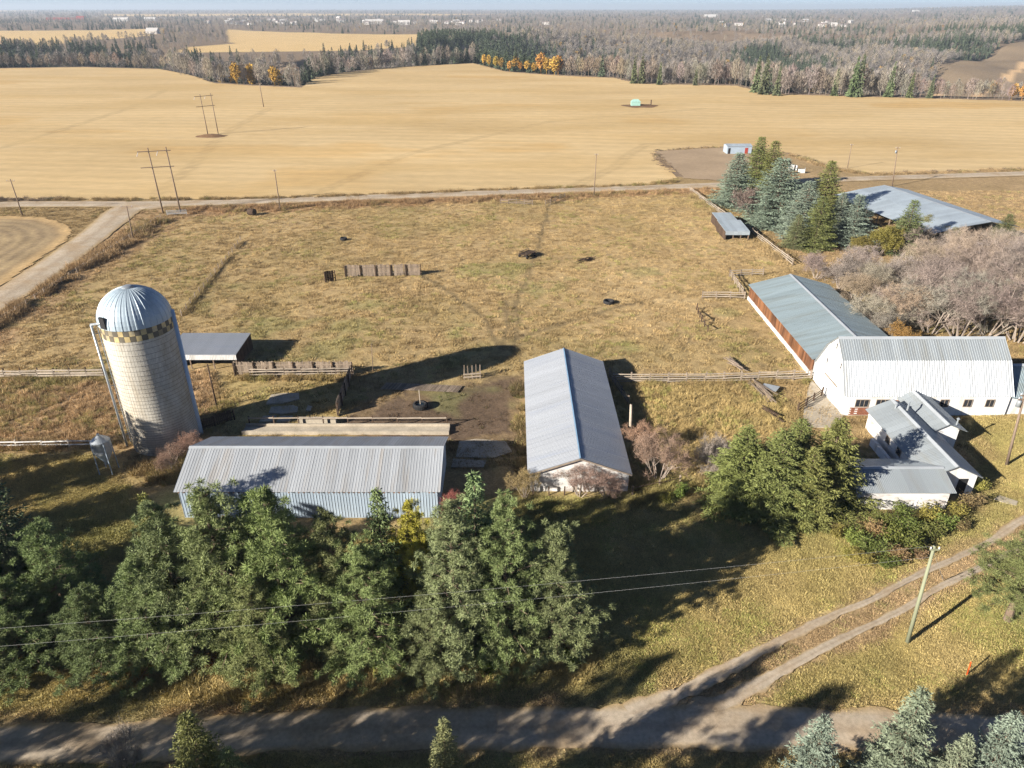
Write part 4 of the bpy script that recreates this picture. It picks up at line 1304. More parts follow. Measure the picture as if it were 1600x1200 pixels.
def hframe(label, b1, b2, ty, arm=(0.8, 4.6)):
    A = gp(*b1); B = gp(*b2)
    h = top_z(ty, A.y)
    o = empty('h_frame_pole', (A.x, A.y, 0), 0, label, 'pole')
    d = B - A
    for q in (Vector(), d):
        MB().tube(q + Vector((0, 0, -.2)), q + Vector((-0.15, 0, h)), 0.2, 0.13, 10).build('shaft', M['pole_wood'], o, True)
    u = d.normalized()
    for z in arm:
        plank('crossarm', o, -u * 2.6 + Vector((0, -.2, h - z)), d + u * 0.9 + Vector((0, -.2, h - z)), 0.14, 0.18, M['pole_wood'])
    for t in (-2.4, 2.0):
        MB().tube(u * t + Vector((0, -.2, h - arm[0] - 0.1)), u * t + Vector((-.5, -.2, h - arm[0] - 1.1)), 0.07, n=8).build('insulator', M['porcelain'], o)
    return o


hframe('tall twin pole power structure by the road junction', (255, 333), (282, 331), 231)
hframe('twin pole power structure on a dirt mound in the stubble', (325, 211), (341, 209), 147)
hframe('most distant twin pole structure beside the poplar clump', (461, 136), (470, 136), 104)
# dirt mound at the foot of the second structure
p = gp(330, 213)
V = []; F = []
for i in range(7):
    for j in range(16):
        t = 2 * math.pi * j / 16
        rr = 5.5 * i / 6
        V.append((p.x + rr * 1.25 * math.cos(t) * random.uniform(.92, 1.08), p.y + rr * .8 * math.sin(t), 0.9 * math.cos(i / 6 * math.pi / 2) ** 1.3 + random.uniform(-.08, .08) * (i < 6)))
for i in range(6):
    for j in range(16):
        F.append((i * 16 + j, i * 16 + (j + 1) % 16, (i + 1) * 16 + (j + 1) % 16, (i + 1) * 16 + j))
mat('mound', lin(120, 92, 66), 0.95, 0.3, 0.6)
tag(link('dirt_mound', npmesh('dirt_mound', V, F, M['mound'], smooth_=True)), 'brown dirt mound under the twin poles in the stubble', 'mound')


def wire(label, a, b, sag=0.8, r=0.005, group=None):
    V = []; n = 40
    mb = MB()
    pts = []
    for i in range(n + 1):
        t = i / n
        q = a.lerp(b, t); q.z -= sag * 4 * t * (1 - t)
        pts.append(q)
    for p0, p1 in zip(pts[:-1], pts[1:]):
        mb.tube(p0, p1, r, r, 4, cap=False)
    o = mb.build('overhead_wire', M['wire'])
    return tag(o, label, 'wire', group)


wire('upper overhead wire crossing in front of the pine row', mtop, gp(-260, 1000, 8.6), 0.5)
wire('lower overhead wire crossing in front of the pine row', mtop + Vector((0, 0, -1.1)), gp(-260, 1030, 7.6), 0.5)
# lease site equipment, pump jack, marker
p = gp(1238, 266)
eq = empty('lease_equipment', (p.x, p.y, 0), 0, 'white metering boxes on the far lease site', 'equipment')
MB().box(-1.2, 0.2, -0.6, 0.6, 0, 1.8).build('cabinet', M['white_paint'], eq); MB().lathe([(0.5, 0), (0.5, 1.2), (0.3, 1.5), (0, 1.55)], 14).build('tank', M['white_paint'], eq, loc=(1.2, 0.3, 0))
p = gp(1252, 270)
eq = empty('lease_equipment', (p.x, p.y, 0), 0, 'low white box and pipe nearest the road on the lease site', 'equipment')
MB().box(-0.9, 0.9, -0.5, 0.5, 0, 1.1).build('cabinet', M['white_paint'], eq); MB().tube((1, 0, 0), (1, 0, 1.6), 0.08).build('pipe', M['galv'], eq)
p = gp(995, 165)
pj = empty('pump_jack', (p.x, p.y, 0), 0, 'pale green wellhead shelter on a dark patch in the stubble', 'pump')
MB().box(-3.2, 1.6, -1.4, 1.4, 0.1, 2.0).add([(-3.4, -1.6, 2), (1.8, -1.6, 2), (1.8, 1.6, 2), (-3.4, 1.6, 2), (-2.2, 0, 3.2), (0.6, 0, 3.2)], [(0, 1, 5, 4), (1, 2, 5), (2, 3, 4, 5), (3, 0, 4)]).build('shelter', M['teal_paint'], pj)
MB().tube((7.5, 0, 0), (7.5, 0, 2.9), 0.3).build('wellhead', M['dark_wood'], pj)
plank('flow_line', pj, (1.6, 0, 0.5), (7.5, 0, 0.5), 0.25, 0.25, M['dark_wood'])
V = [(p.x + (9.5 + 1.2 * math.sin(3 * t)) * math.cos(t) + 1.5, p.y - 2 + (8 + math.sin(5 * t)) * math.sin(t), 0.09) for t in np.linspace(0, 2 * math.pi, 30)[:-1]]
o = MB().add(V, [tuple(range(29))]).build('well_pad', M['mound']); tag(o, 'dark bare soil around the wellhead in the stubble', kind='structure')
p = gp(1511, 1054)
mk = empty('marker_post', (p.x, p.y, 0), 0, 'orange marker post standing in the lawn at lower right', 'post')
MB().tube((0, 0, -0.1), (-0.1, 0, 1.3), 0.05, n=8).build('shaft', M['orange'], mk); MB().tube((-0.1, 0, 1.3), (-.11, 0, 1.42), 0.06, 0.03, n=8).build('cap', M['orange'], mk)

# ------------------------------------------------------------------ vegetation prototypes


def tris(pos, dirs, ln, wd, r, bend=0.0):
    """one slender triangle per entry: root at pos, tip along dirs"""
    pos = np.asarray(pos, float); dirs = np.asarray(dirs, float)
    dirs = dirs / np.maximum(np.linalg.norm(dirs, axis=1, keepdims=True), 1e-6)
    q = r.normal(size=pos.shape)
    s = np.cross(dirs, q); s /= np.maximum(np.linalg.norm(s, axis=1, keepdims=True), 1e-6)
    ln = np.asarray(ln)[:, None]; wd = np.asarray(wd)[:, None]
    V = np.stack([pos - s * wd / 2, pos + s * wd / 2, pos + dirs * ln], 1).reshape(-1, 3)
    F = np.arange(len(V)).reshape(-1, 3)
    return V, F


def stick(mb, a, b, r0, r1, n=4, m=0):
    mb.tube(a, b, r0, r1, n, m, cap=False)


def spruce(seed, h=12.0, rad_=2.8, fine=1.0, blade=0.34, bw=0.11, lo=0.05, gap=1.0):
    """whorled drooping boughs with side sprays"""
    r = np.random.default_rng(seed)
    tr = MB()
    tr.tube((0, 0, -0.2), (0, 0, h * 0.97), 0.016 * h + 0.05, 0.02, 8)
    pos = []; dr = []; ln = []; wd = []
    z = h * lo
    while z < h * 0.985:
        t = z / h
        L = rad_ * (1 - t) ** 0.82 * r.uniform(0.85, 1.1) + 0.12
        nb = int(r.integers(6, 9))
        a0 = r.uniform(0, 6.28)
        for k in range(nb):
            a = a0 + 2 * math.pi * k / nb + r.normal(0, 0.16)
            Lk = L * r.uniform(0.68, 1.14)
            el = -0.30 + 0.95 * t ** 1.4 + r.normal(0, 0.09)
            o = np.array([math.cos(a), math.sin(a), 0.0]); sd = np.array([-o[1], o[0], 0.0])
            nn = max(3, int(Lk / 0.24 * fine))
            if Lk > 0.8:
                stick(tr, (0, 0, z), tuple(o * Lk * 0.8 + np.array([0, 0, z + math.sin(el) * Lk * 0.7])), 0.03, 0.01, 3)
            for s in np.linspace(0.16, 1.0, nn):
                c = o * (s * Lk * math.cos(el)) + np.array([0, 0, z + math.sin(el) * s * Lk + 0.30 * Lk * s * s * 0.5])
                bl = (0.36 * Lk * (1.08 - s) + 0.16) * (1 if s < .95 else .6)
                nb2 = max(1, int(bl / 0.17 * fine))
                for sg in (-1, 1):
                    for q in range(nb2):
                        f = (q + r.uniform(0.2, 0.8)) / nb2
                        d = o * 0.75 + sd * sg * 0.8 + np.array([0, 0, -0.18])
                        p = c + d * (f * bl) + r.normal(0, 0.035, 3)
                        for e in range(2):
                            pos.append(p); dr.append(d + r.normal(0, 0.42, 3) + np.array([0, 0, -0.22 + 0.3 * e]))
                            ln.append(blade * r.uniform(0.7, 1.25)); wd.append(bw * r.uniform(0.7, 1.3))
                pos.append(c); dr.append(o + np.array([0, 0, 0.25]) + r.normal(0, .2, 3)); ln.append(blade); wd.append(bw)
        z += (0.30 + 0.16 * (1 - t)) * (0.85 + 0.3 * r.random()) * (h / 12) ** 0.4 * gap
    for k in range(30):
        pos.append((0, 0, h * r.uniform(0.93, 1.0) - .1)); dr.append((r.normal(0, .6), r.normal(0, .6), 1)); ln.append(blade * .8); wd.append(bw * .7)
    V, F = tris(pos, dr, ln, wd, r)
    return tr.mesh('trunk', M['bark']), npmesh('crown', V, F, M['needle'])


def pine(seed, h=12.0, rad_=2.6, bare=0.07, puff=0.36, blades=125):
    """open crowned pine: tufted boughs on a reddish trunk"""
    r = np.random.default_rng(seed)
    tr = MB()
    pts = [(0, 0, -0.2)]
    for k in range(1, 7):
        pts.append((r.normal(0, .08), r.normal(0, .08), h * 0.96 * k / 6))
    for k in range(6):
        tr.tube(pts[k], pts[k + 1], (0.02 * h) * (1 - k / 6.6) + .02, (0.02 * h) * (1 - (k + 1) / 6.6) + .02, 8, cap=False)
    P = []; S = []
    z = h * bare
    while z < h * 0.98:
        t = (z / h - bare) / (1 - bare)
        prof_ = (0.80 + 0.2 * math.sin(min(1, t * 5) * math.pi / 2)) * (1 - t) ** 0.86
        L = rad_ * prof_ + 0.15
        nb = int(r.integers(5, 7))
        a0 = r.uniform(0, 6.28)
        for k in range(nb):
            a = a0 + 2 * math.pi * k / nb + r.normal(0, 0.25)
            Lk = L * r.uniform(0.55, 1.25)
            el = 0.12 + 0.55 * t + r.normal(0, 0.12)
            o = np.array([math.cos(a) * math.cos(el), math.sin(a) * math.cos(el), math.sin(el)])
            e = np.array([0, 0, z]) + o * Lk
            stick(tr, (0, 0, z), tuple(e), 0.045, 0.015, 3)
            nn = max(2, int(Lk / 0.44))
            for s in np.linspace(0.42, 1.0, nn):
                for q in range(2 if s > .7 else 1):
                    c = np.array([0, 0, z]) + o * (Lk * s) + r.normal(0, 0.26, 3) * (0.5 + s) + np.array([0, 0, .05])
                    P.append(c); S.append(puff * r.uniform(0.7, 1.2) * (0.8 if t > .85 else 1))
        z += 0.50 * (0.8 + 0.4 * r.random())
    P = np.array(P); S = np.array(S)
    n = len(P)
    dirs = r.normal(size=(n, blades, 3)); dirs[..., 2] = dirs[..., 2] * 0.85 + 0.25
    dirs /= np.linalg.norm(dirs, axis=2, keepdims=True)
    st = (dirs * (S[:, None, None] * r.uniform(.05, .75, (n, blades, 1))) + P[:, None]).reshape(-1, 3)
    ln = (r.uniform(0.13, 0.22, (n, blades))).ravel()
    V, F = tris(st, dirs.reshape(-1, 3), ln, np.full(len(ln), 0.036) * r.uniform(.7, 1.3, len(ln)), r)
    return tr.mesh('trunk', M['bark']), npmesh('crown', V, F, M['needle'])


def bare_tree(seed, h=7.0, spread=0.5, stems=1, twig=0.9, depth=4, leaves=0, up=0.35, tw=0.022, leafmat='leaf', leafsize=0.14, kids=(3, 5), twmul=1.0):
    """recursive bare branching; fine shoots are slender triangles"""
    r = np.random.default_rng(seed)
    tr = MB()
    pos = []; dr = []; ln = []; wd = []; tips = []

    def grow(p, d, L, rad0, lev):
        d = d / np.linalg.norm(d)
        p1 = p + d * L
        if lev >= depth - 1:
            pos.append(p); dr.append(d); ln.append(L * 1.1); wd.append(max(tw * 1.5, rad0 * 1.4))
        else:
            stick(tr, tuple(p), tuple(p1), rad0, rad0 * 0.6, 4 if lev < 2 else 3)
        if lev >= depth:
            tips.append(p1)
            return
        k = int(r.integers(kids[0], kids[1] + 1))
        for i in range(k):
            f = r.uniform(0.35, 1.0) if lev else r.uniform(0.45, 1.0)
            nd = d + r.normal(0, spread, 3) + np.array([0, 0, up * 0.5])
            grow(p + d * L * f, nd, L * r.uniform(0.5, 0.78), rad0 * 0.5, lev + 1)
    for s in range(stems):
        if stems == 1: d0 = np.array([r.normal(0, .05), r.normal(0, .05), 1.0]); o = np.zeros(3)
        else:
            a = r.uniform(0, 6.28); d0 = np.array([math.cos(a) * r.uniform(.1, .75), math.sin(a) * r.uniform(.1, .75), 1.0]); o = np.array([math.cos(a), math.sin(a), 0]) * r.uniform(0, h * .1)
        grow(o, d0, h * (0.40 if stems == 1 else 0.42) * r.uniform(.85, 1.1), 0.016 * h if stems == 1 else 0.010 * h, 0)
    # fine shoots around the tips
    T = np.array(tips)
    k = int(6 * twig)
    tp = np.repeat(T, k, 0) + r.normal(0, 0.05, (len(T) * k, 3))
    td = r.normal(0, 0.75, tp.shape) + np.array([0, 0, 0.55])
    V, F = tris(np.concatenate([np.array(pos), tp]), np.concatenate([np.array(dr), td]),
                np.concatenate([np.array(ln), r.uniform(0.3, 0.75, len(tp)) * twmul * (h / 7) ** 0.4]), np.concatenate([np.array(wd), np.full(len(tp), tw)]), r)
    mi = np.zeros(len(F), int)
    if leaves:
        lp = np.repeat(T, leaves, 0); lp = lp + r.normal(0, 0.22 * (h / 7), lp.shape)
        V2, F2 = tris(lp, r.normal(size=lp.shape), np.full(len(lp), leafsize * 1.3), np.full(len(lp), leafsize), r)
        F = np.concatenate([F, F2 + len(V)]); V = np.concatenate([V, V2]); mi = np.concatenate([mi, np.ones(len(F2), int)])
    zt = V[:, 2].max()
    return tr.mesh('trunk', M['bark_grey']), npmesh('crown', V, F, [M['twig'], M[leafmat]], mi), zt


def bushmesh(seed, h=1.6, w_=1.6, n=900, size=0.16, upw=0.4):
    """leafy bush: stems and many leaves"""
    r = np.random.default_rng(seed)
    tr = MB()
    ctr = []
    for k in range(14):
        a = r.uniform(0, 6.28); q = (math.cos(a) * w_ * r.uniform(.1, .5), math.sin(a) * w_ * r.uniform(.1, .5), h * r.uniform(.45, .95))
        stick(tr, (q[0] * .2, q[1] * .2, 0), q, 0.02, 0.008, 3); ctr.append(q)
    ctr = np.array(ctr)
    p = ctr[r.integers(0, len(ctr), n)] * r.uniform(0.35, 1.05, (n, 1)) + r.normal(0, 0.12 * w_, (n, 3))
    p[:, 2] = np.abs(p[:, 2])
    V, F = tris(p, r.normal(size=(n, 3)) + np.array([0, 0, upw]), size * r.uniform(.7, 1.6, n), size * .6 * r.uniform(.7, 1.3, n), r)
    return tr.mesh('stems', M['bark']), npmesh('foliage', V, F, M['leaf'])


SPR = [(12.0, spruce(s, 12.0, 2.9, 1.15, 0.26, 0.10, 0.05, 1.15)) for s in (1, 2, 3)]
SPRW = [(10.0, spruce(s, 10.0, 3.9, 1.3, 0.28, 0.10, 0.06, 1.25)) for s in (4, 5)]
SPRF = [(13.0, spruce(s, 13.0, 3.2, 1.35, 0.24, 0.085)) for s in (6, 7)]
PIN = [(12.0, pine(s, 12.0, 3.5)) for s in (11, 12, 13, 14)]
BARE = []
for s, kw in ((21, dict(h=7, stems=7, depth=4, spread=.5, kids=(3, 4), twig=2.2, tw=0.016)), (22, dict(h=7, stems=8, depth=4, spread=.55, kids=(3, 4), twig=2.2, tw=0.016)), (23, dict(h=7, stems=1, depth=5, spread=.42, kids=(3, 4), twig=1.0))):
    t_, c_, zt = bare_tree(s, **kw); BARE.append((zt, (t_, c_)))
LEAFY = []
for s in (31, 32):
    t_, c_, zt = bare_tree(s, h=7, stems=6, depth=4, spread=.5, kids=(3, 4), twig=.8, leaves=9, leafsize=.17); LEAFY.append((zt, (t_, c_)))
BUSH = [bushmesh(s) for s in (41, 42, 43)]


def plant(proto, name, label, cat, x, y, h, col, wide=1.0, group=None, rz=None, parts=('trunk', 'crown'), z=0.0, lean=0.0):
    h0, (t_, c_) = proto
    k = h / h0
    root = empty(name, (x, y, z), random.uniform(0, 6.28) if rz is None else rz, label, cat, group)
    root.scale = (k * wide, k * wide, k)
    root.rotation_euler.x = lean
    a = link(parts[0], t_, root); b = link(parts[1], c_, root)
    b.color = (*col, 1)
    return root


def vary(c, a=0.12):
    f = 1 + random.uniform(-a, a)
    return tuple(min(1, v * f * (1 + random.uniform(-a, a) * .5)) for v in c)


G_PINE = (0.205, 0.25, 0.098)
G_PINE_B = (0.22, 0.275, 0.12)
G_SPR = (0.185, 0.205, 0.066)
G_BLUE = (0.215, 0.265, 0.205)
G_DARK = (0.12, 0.15, 0.075)


def by_px(bx, by, ty):
    b = gp(bx, by)
    return b.x, b.y, top_z(ty, b.y)


# foreground pine row: (base x, base y, top y, width, proto kind, colour, label)
ROW = [
    (30, 925, 722, 1.5, 's', G_DARK, 'tall dark spruce at the left edge, top beside the feed bin grass'),
    (-20, 985, 800, 1.2, 'p', G_PINE, 'pine cut by the left edge of the picture'),
    (118, 985, 822, 1.2, 'p', G_PINE, 'rounded pine second from the left edge'),
    (52, 1040, 905, 1.3, 'p', G_PINE, 'low bushy pine in front at the left edge'),
    (165, 1045, 925, 1.25, 'p', G_PINE, 'low bushy pine at the front of the left group'),
    (-50, 1010, 850, 1.2, 'p', G_DARK, 'dark pine mostly outside the left edge'),
    (78, 958, 842, 1.2, 'p', G_DARK, 'dark pine tucked behind the left group'),
    (5, 1055, 935, 1.2, 'p', G_PINE, 'lowest pine in the bottom left of the left group'),
    (285, 985, 770, 0.7, 's', (0.20, 0.20, 0.06), 'slim yellowish spruce left of the machine shed corner'),
    (300, 1010, 792, 1.15, 'p', G_PINE_B, 'pine before the left end of the machine shed'),
    (252, 1035, 880, 1.2, 'p', G_PINE, 'short wide pine at the left end of the pine row'),
    (378, 1015, 762, 1.15, 'p', G_PINE, 'tall pine before the left third of the machine shed'),
    (425, 990, 772, 0.85, 's', G_PINE, 'narrow spruce wedged between two pines before the shed'),
    (462, 1020, 768, 1.2, 'p', G_PINE, 'broad pine left of the shadow patch on the shed wall'),
    (540, 1010, 806, 1.0, 'p', G_PINE, 'shorter pine below the shadow patch on the shed wall'),
    (585, 1035, 850, 1.2, 'p', G_PINE, 'low full pine in the middle of the row'),
    (612, 990, 762, 0.9, 's', G_PINE, 'pointed spruce behind the yellow leaved tree'),
    (748, 990, 738, 1.0, 's', G_PINE_B, 'tall pointed spruce between the shed and the livestock barn'),
    (715, 1022, 790, 1.05, 'p', G_PINE_B, 'pine just right of the yellow leaved tree'),
    (790, 1015, 778, 0.95, 'p', G_PINE_B, 'pine second from the right end of the row'),
    (862, 1012, 828, 1.15, 'p', G_PINE_B, 'pine with bare lower trunk at the right end of the row'),
    (680, 1045, 930, 1.2, 'p', (0.19, 0.21, 0.09), 'small pale pine at the front of the row right of centre'),
    (420, 1050, 905, 1.2, 'p', G_PINE, 'small dense pine in front of the row left of centre'),
]
for i, (bx, by, ty, wd_, kd, cl, lb) in enumerate(ROW):
    x, y, h = by_px(bx, by, ty)
    pr_ = PIN[i % 4] if kd == 'p' else SPR[i % 3]
    plant(pr_, 'pine_tree' if kd == 'p' else 'spruce_tree', lb, 'tree', x, y, h, vary(cl, .15), wd_ * 1.0 * min(1.5, 12 / h) ** 0.45, 'trees of the foreground row')
x, y, h = by_px(655, 985, 785)
plant(PIN[1], 'yellowing_tree', 'yellow green tree standing among the darker pines', 'tree', x, y, h, (0.46, 0.42, 0.07), 0.75)
# spruce clump between the barns
for i, (bx, by, ty, wd_, cl, lb) in enumerate((
        (1150, 786, 668, 1.15, G_SPR, 'leftmost wide spruce of the clump by the outbuilding'),
        (1202, 802, 672, 1.15, G_SPR, 'front spruce in the middle of the clump by the outbuilding'),
        (1232, 762, 655, 1.1, G_SPR, 'rear spruce in the middle of the clump by the outbuilding'),
        (1283, 786, 655, 1.05, (0.185, 0.195, 0.062), 'rightmost tall spruce of the clump touching the outbuilding roof'),
        (1250, 808, 700, 1.1, (0.19, 0.2, 0.065), 'low front spruce of the clump before the outbuilding'))):
    x, y, h = by_px(bx, by, ty)
    plant(SPRW[i % 2], 'spruce_tree', lb, 'tree', x, y, h, vary(cl, .06), wd_ * 1.18, 'spruces of the clump by the outbuilding')
# foreground spruces at the bottom edge (their feet are below the picture)
for i, (tx, ty, h, wd_, cl, lb) in enumerate((
        (1292, 1118, 11, 0.95, G_BLUE, 'blue spruce at the bottom edge, left of the two tall blue tops'),
        (1445, 1078, 12.5, 0.95, (0.21, 0.25, 0.17), 'tallest blue spruce top at the bottom right'),
        (1592, 1112, 11.5, 0.9, G_BLUE, 'blue spruce cut by the bottom right corner'),
        (1515, 1150, 9.5, 0.9, (0.21, 0.24, 0.16), 'short blue spruce between the tall bottom right ones'),
        (692, 1122, 12.0, 0.72, (0.21, 0.22, 0.10), 'single green spruce top at the bottom centre'),
        (288, 1116, 11.0, 1.05, (0.20, 0.21, 0.07), 'yellow green spruce top at the bottom left'),
        (352, 1168, 9.0, 0.9, G_PINE, 'dark green spruce tip at the bottom left beside the yellow green one'))):
    p = gp(tx, ty, h)
    plant(SPRF[i % 2], 'spruce_tree', lb, 'tree', p.x, p.y, h, cl, wd_, 'spruces along the near side of the lane')
p = gp(163, 1136, 8.0)
plant(BARE[2], 'bare_tree', 'pale leafless tree top at the bottom left', 'tree', p.x, p.y, 8.0, (0.36, 0.32, 0.28), 0.6)
# row below the picture whose shadows fall across the lane
for i, (x, y, h) in enumerate(((-56, 20, 15), (-50, 18.5, 15), (-45, 19, 15), (-40, 18, 16), (-35, 18.5, 15.5), (-29.5, 18, 17.5), (-23, 18.5, 16), (-14, 18.5, 15.5), (4, 17.5, 9.5), (-5.5, 18.5, 14), (-55.5, 49, 14), (-59, 51, 13), (-63, 56, 14), (-60, 60, 13), (-65, 62, 13)  , (-53, 52, 11))):
    plant(SPRF[i % 2] if i % 3 else PIN[i % 4], 'spruce_tree', 'spruce standing outside the picture whose shadow reaches into the yard', 'tree', x, y, h, vary(G_SPR), 0.95, 'spruces along the near side of the lane')
# tree at the right edge with its trunk showing
x, y, h = by_px(1574, 968, 832)
plant((12.0, pine(15, 12.0, 3.2, 0.3, 0.42)), 'pine_tree', 'pine with pale trunk at the right edge beside the lane', 'tree', x, y, h, (0.17, 0.19, 0.07), 1.65)
# spruces at the upper right
for i, (bx, by, ty, wd_, cl, lb) in enumerate((
        (1145, 322, 238, 1.0, G_BLUE, 'leftmost blue spruce of the far group'),
        (1178, 296, 213, 0.8, G_SPR, 'tall dark green spruce at the back of the far group'),
        (1200, 300, 219, 0.8, G_SPR, 'second tall green spruce at the back of the far group'),
        (1208, 352, 246, 1.15, G_BLUE, 'broad blue spruce in the middle of the far group'),
        (1190, 356, 305, 0.9, G_BLUE, 'small blue spruce at the foot of the broad one in the far group'),
        (1250, 372, 282, 1.0, G_BLUE, 'blue spruce in front of the tall green one in the far group'),
        (1281, 350, 250, 0.75, G_SPR, 'tall olive green spruce right of centre in the far group'),
        (1272, 388, 306, 0.9, (0.15, 0.17, 0.06), 'front green spruce of the far group'),
        (1240, 388, 335, 0.9, (0.16, 0.18, 0.08), 'low green spruce at the front left of the far group'),
        (1305, 368, 300, 0.8, G_BLUE, 'narrow blue spruce second from the right of the far group'),
        (1328, 384, 304, 1.0, G_BLUE, 'rightmost blue spruce of the far group'),
        (1408, 398, 312, 0.75, (0.14, 0.17, 0.07), 'lone ragged spruce among the bare brush'),
        (1562, 388, 334, 0.95, (0.13, 0.15, 0.06), 'spruce by the near end of the pole barn at the right edge'),
        (1500, 415, 370, 0.9, (0.13, 0.16, 0.08), 'small spruce poking out of the bare brush'))):
    x, y, h = by_px(bx, by, ty)
    plant(SPR[i % 3], 'spruce_tree', lb, 'tree', x, y, h, vary(cl, .06), wd_ * 2.25, 'spruces by the pole barn')
# bare brush at the right
TW = [(0.31, 0.26, 0.215), (0.35, 0.30, 0.25), (0.27, 0.23, 0.195), (0.36, 0.285, 0.205)]
BR = [(1275, 436, 398), (1310, 452, 402), (1345, 440, 392), (1330, 478, 428), (1372, 470, 415), (1360, 512, 462), (1400, 508, 446), (1405, 462, 408), (1440, 440, 385), (1450, 520, 428), (1470, 478, 402),
      (1500, 530, 440), (1510, 455, 372), (1545, 525, 425), (1540, 470, 388), (1575, 455, 372), (1590, 535, 440), (1600, 490, 395), (1480, 415, 362), (1560, 420, 365), (1610, 430, 372), (1428, 400, 352), (1640, 540, 430), (1650, 470, 400),
      (1385, 530, 490)]
ORD = ['first', 'second', 'third', 'fourth', 'fifth', 'sixth', 'seventh', 'eighth', 'ninth', 'tenth', 'eleventh', 'twelfth', 'thirteenth', 'fourteenth']
rows = {'back': [b_ for b_ in BR if b_[1] < 445], 'middle': [b_ for b_ in BR if 445 <= b_[1] < 500], 'front': [b_ for b_ in BR if b_[1] >= 500]}
for rn, lst in rows.items():
    for j, (bx, by, ty) in enumerate(sorted(lst)):
        x, y, h = by_px(bx, by, ty)
        i = j + len(rn)
        plant(BARE[i % 2], 'bare_shrub', '%s leafless shrub, %s from the left in the %s row of the thicket' % (('grey brown', 'pale grey', 'dark grey', 'tan')[i % 4], ORD[j], rn), 'shrub', x, y, h * 1.25, vary(TW[i % 4], .1), 1.35,
              'bare shrubs of the thicket')
for bx, by, ty, cl, lb, wd_ in ((1372, 398, 345, (0.25, 0.22, 0.06), 'yellow green leafy bush right of the far spruces', 1.1), (1345, 402, 368, (0.24, 0.2, 0.06), 'low olive bush below the far spruces', 1.2),
                                (1450, 372, 336, (0.28, 0.27, 0.14), 'pale green bush before the pole barn roof', 1.3), (1495, 366, 332, (0.40, 0.30, 0.09), 'yellowish bush near the right end of the pole barn', 1.0),
                                (1420, 376, 340, (0.26, 0.24, 0.12), 'olive bush hiding the front of the pole barn roof', 1.3), (1525, 372, 345, (0.30, 0.26, 0.16), 'dry bush at the near end of the pole barn', 1.3), (1470, 385, 350, (0.27, 0.25, 0.13), 'second olive bush below the pole barn roof', 1.4), (1398, 545, 505, (0.36, 0.22, 0.08), 'rusty orange bush beside the cattle shed', 1.0), (1172, 345, 288, (0.26, 0.2, 0.17), 'brownish bush between the far spruces', .8)):
    x, y, h = by_px(bx, by, ty)
    plant(LEAFY[0 if wd_ > 1 else 1], 'leafy_bush', lb, 'bush', x, y, h, cl, wd_)
# single shrubs nearer the camera
for bx, by, ty, cl, lb, wd_, pr_ in (
        (1030, 752, 655, (0.31, 0.215, 0.16), 'reddish brown leafless tree right of the livestock barn', .85, BARE[0]),
        (1000, 712, 655, (0.36, 0.23, 0.16), 'rusty shrub behind the reddish tree right of the livestock barn', .8, BARE[1]),
        (1112, 745, 672, (0.36, 0.31, 0.27), 'pale grey leafless shrub left of the spruce clump', .8, BARE[0]),
        (905, 776, 722, (0.32, 0.22, 0.18), 'reddish leafless bush in front of the livestock barn wall', 1.5, BARE[1]),
        (945, 776, 735, (0.30, 0.21, 0.17), 'smaller twiggy bush at the barn wall right side', 1.4, BARE[0]),
        (820, 778, 732, (0.34, 0.26, 0.13), 'tan shrub at the left corner of the livestock barn', .9, BARE[1]),
        (712, 815, 762, (0.32, 0.12, 0.10), 'dark red shrub at the right corner of the machine shed', .9, BARE[0]),
        (300, 722, 672, (0.32, 0.2, 0.15), 'brown shrub between the silo and the machine shed', .9, BARE[1]),
        (1425, 690, 655, (0.30, 0.27, 0.2), 'small bare tree beside the milk building wall', .9, BARE[0]),
        (1395, 672, 640, (0.25, 0.24, 0.1), 'olive shrub in front of the gambrel barn windows', 1.3, LEAFY[0]),
        (268, 735, 690, (0.30, 0.2, 0.15), 'brown weeds shrub at the foot of the silo', 1.2, BARE[0])):
    x, y, h = by_px(bx, by, ty)
    plant(pr_, 'shrub', lb, 'shrub', x, y, h, cl, wd_)
# hedge of green and russet bushes along the lane below the outbuilding
STRIP = sorted(((1330, 850, 1.6, 0), (1362, 862, 1.8, 0), (1390, 845, 1.7, 0), (1345, 882, 1.3, 1), (1385, 885, 1.2, 0), (1420, 858, 1.7, 0), (1418, 832, 1.8, 0), (1450, 838, 1.6, 0), (1445, 812, 1.7, 1), (1475, 825, 1.4, 0),
                        (1490, 805, 1.4, 1), (1515, 790, 1.5, 2), (1525, 765, 1.3, 1), (1380, 820, 1.5, 0), (1410, 806, 1.4, 0), (1310, 838, 1.2, 1), (1325, 868, 1.0, 1), (1500, 828, 1.0, 2), (1365, 840, 1.6, 2), (1400, 872, 1.3, 2), (1435, 872, 0.9, 2)))
ORD2 = ORD + ['fifteenth', 'sixteenth', 'seventeenth', 'eighteenth', 'nineteenth', 'twentieth', 'last']
k = 0
for (bx, by, h, cl) in STRIP:
    p = gp(bx, by)
    root = plant((1.6, BUSH[k % 3]), 'lane_bush', ('green', 'yellow green', 'russet')[cl] + ' leafy bush, %s from the left in the overgrown strip below the outbuilding' % ORD2[k], 'bush', p.x, p.y, h,
                 vary(((0.20, 0.23, 0.065), (0.31, 0.28, 0.08), (0.33, 0.23, 0.12))[cl], .15), 1.5, 'bushes of the overgrown strip', parts=('stems', 'foliage'))
    k += 1
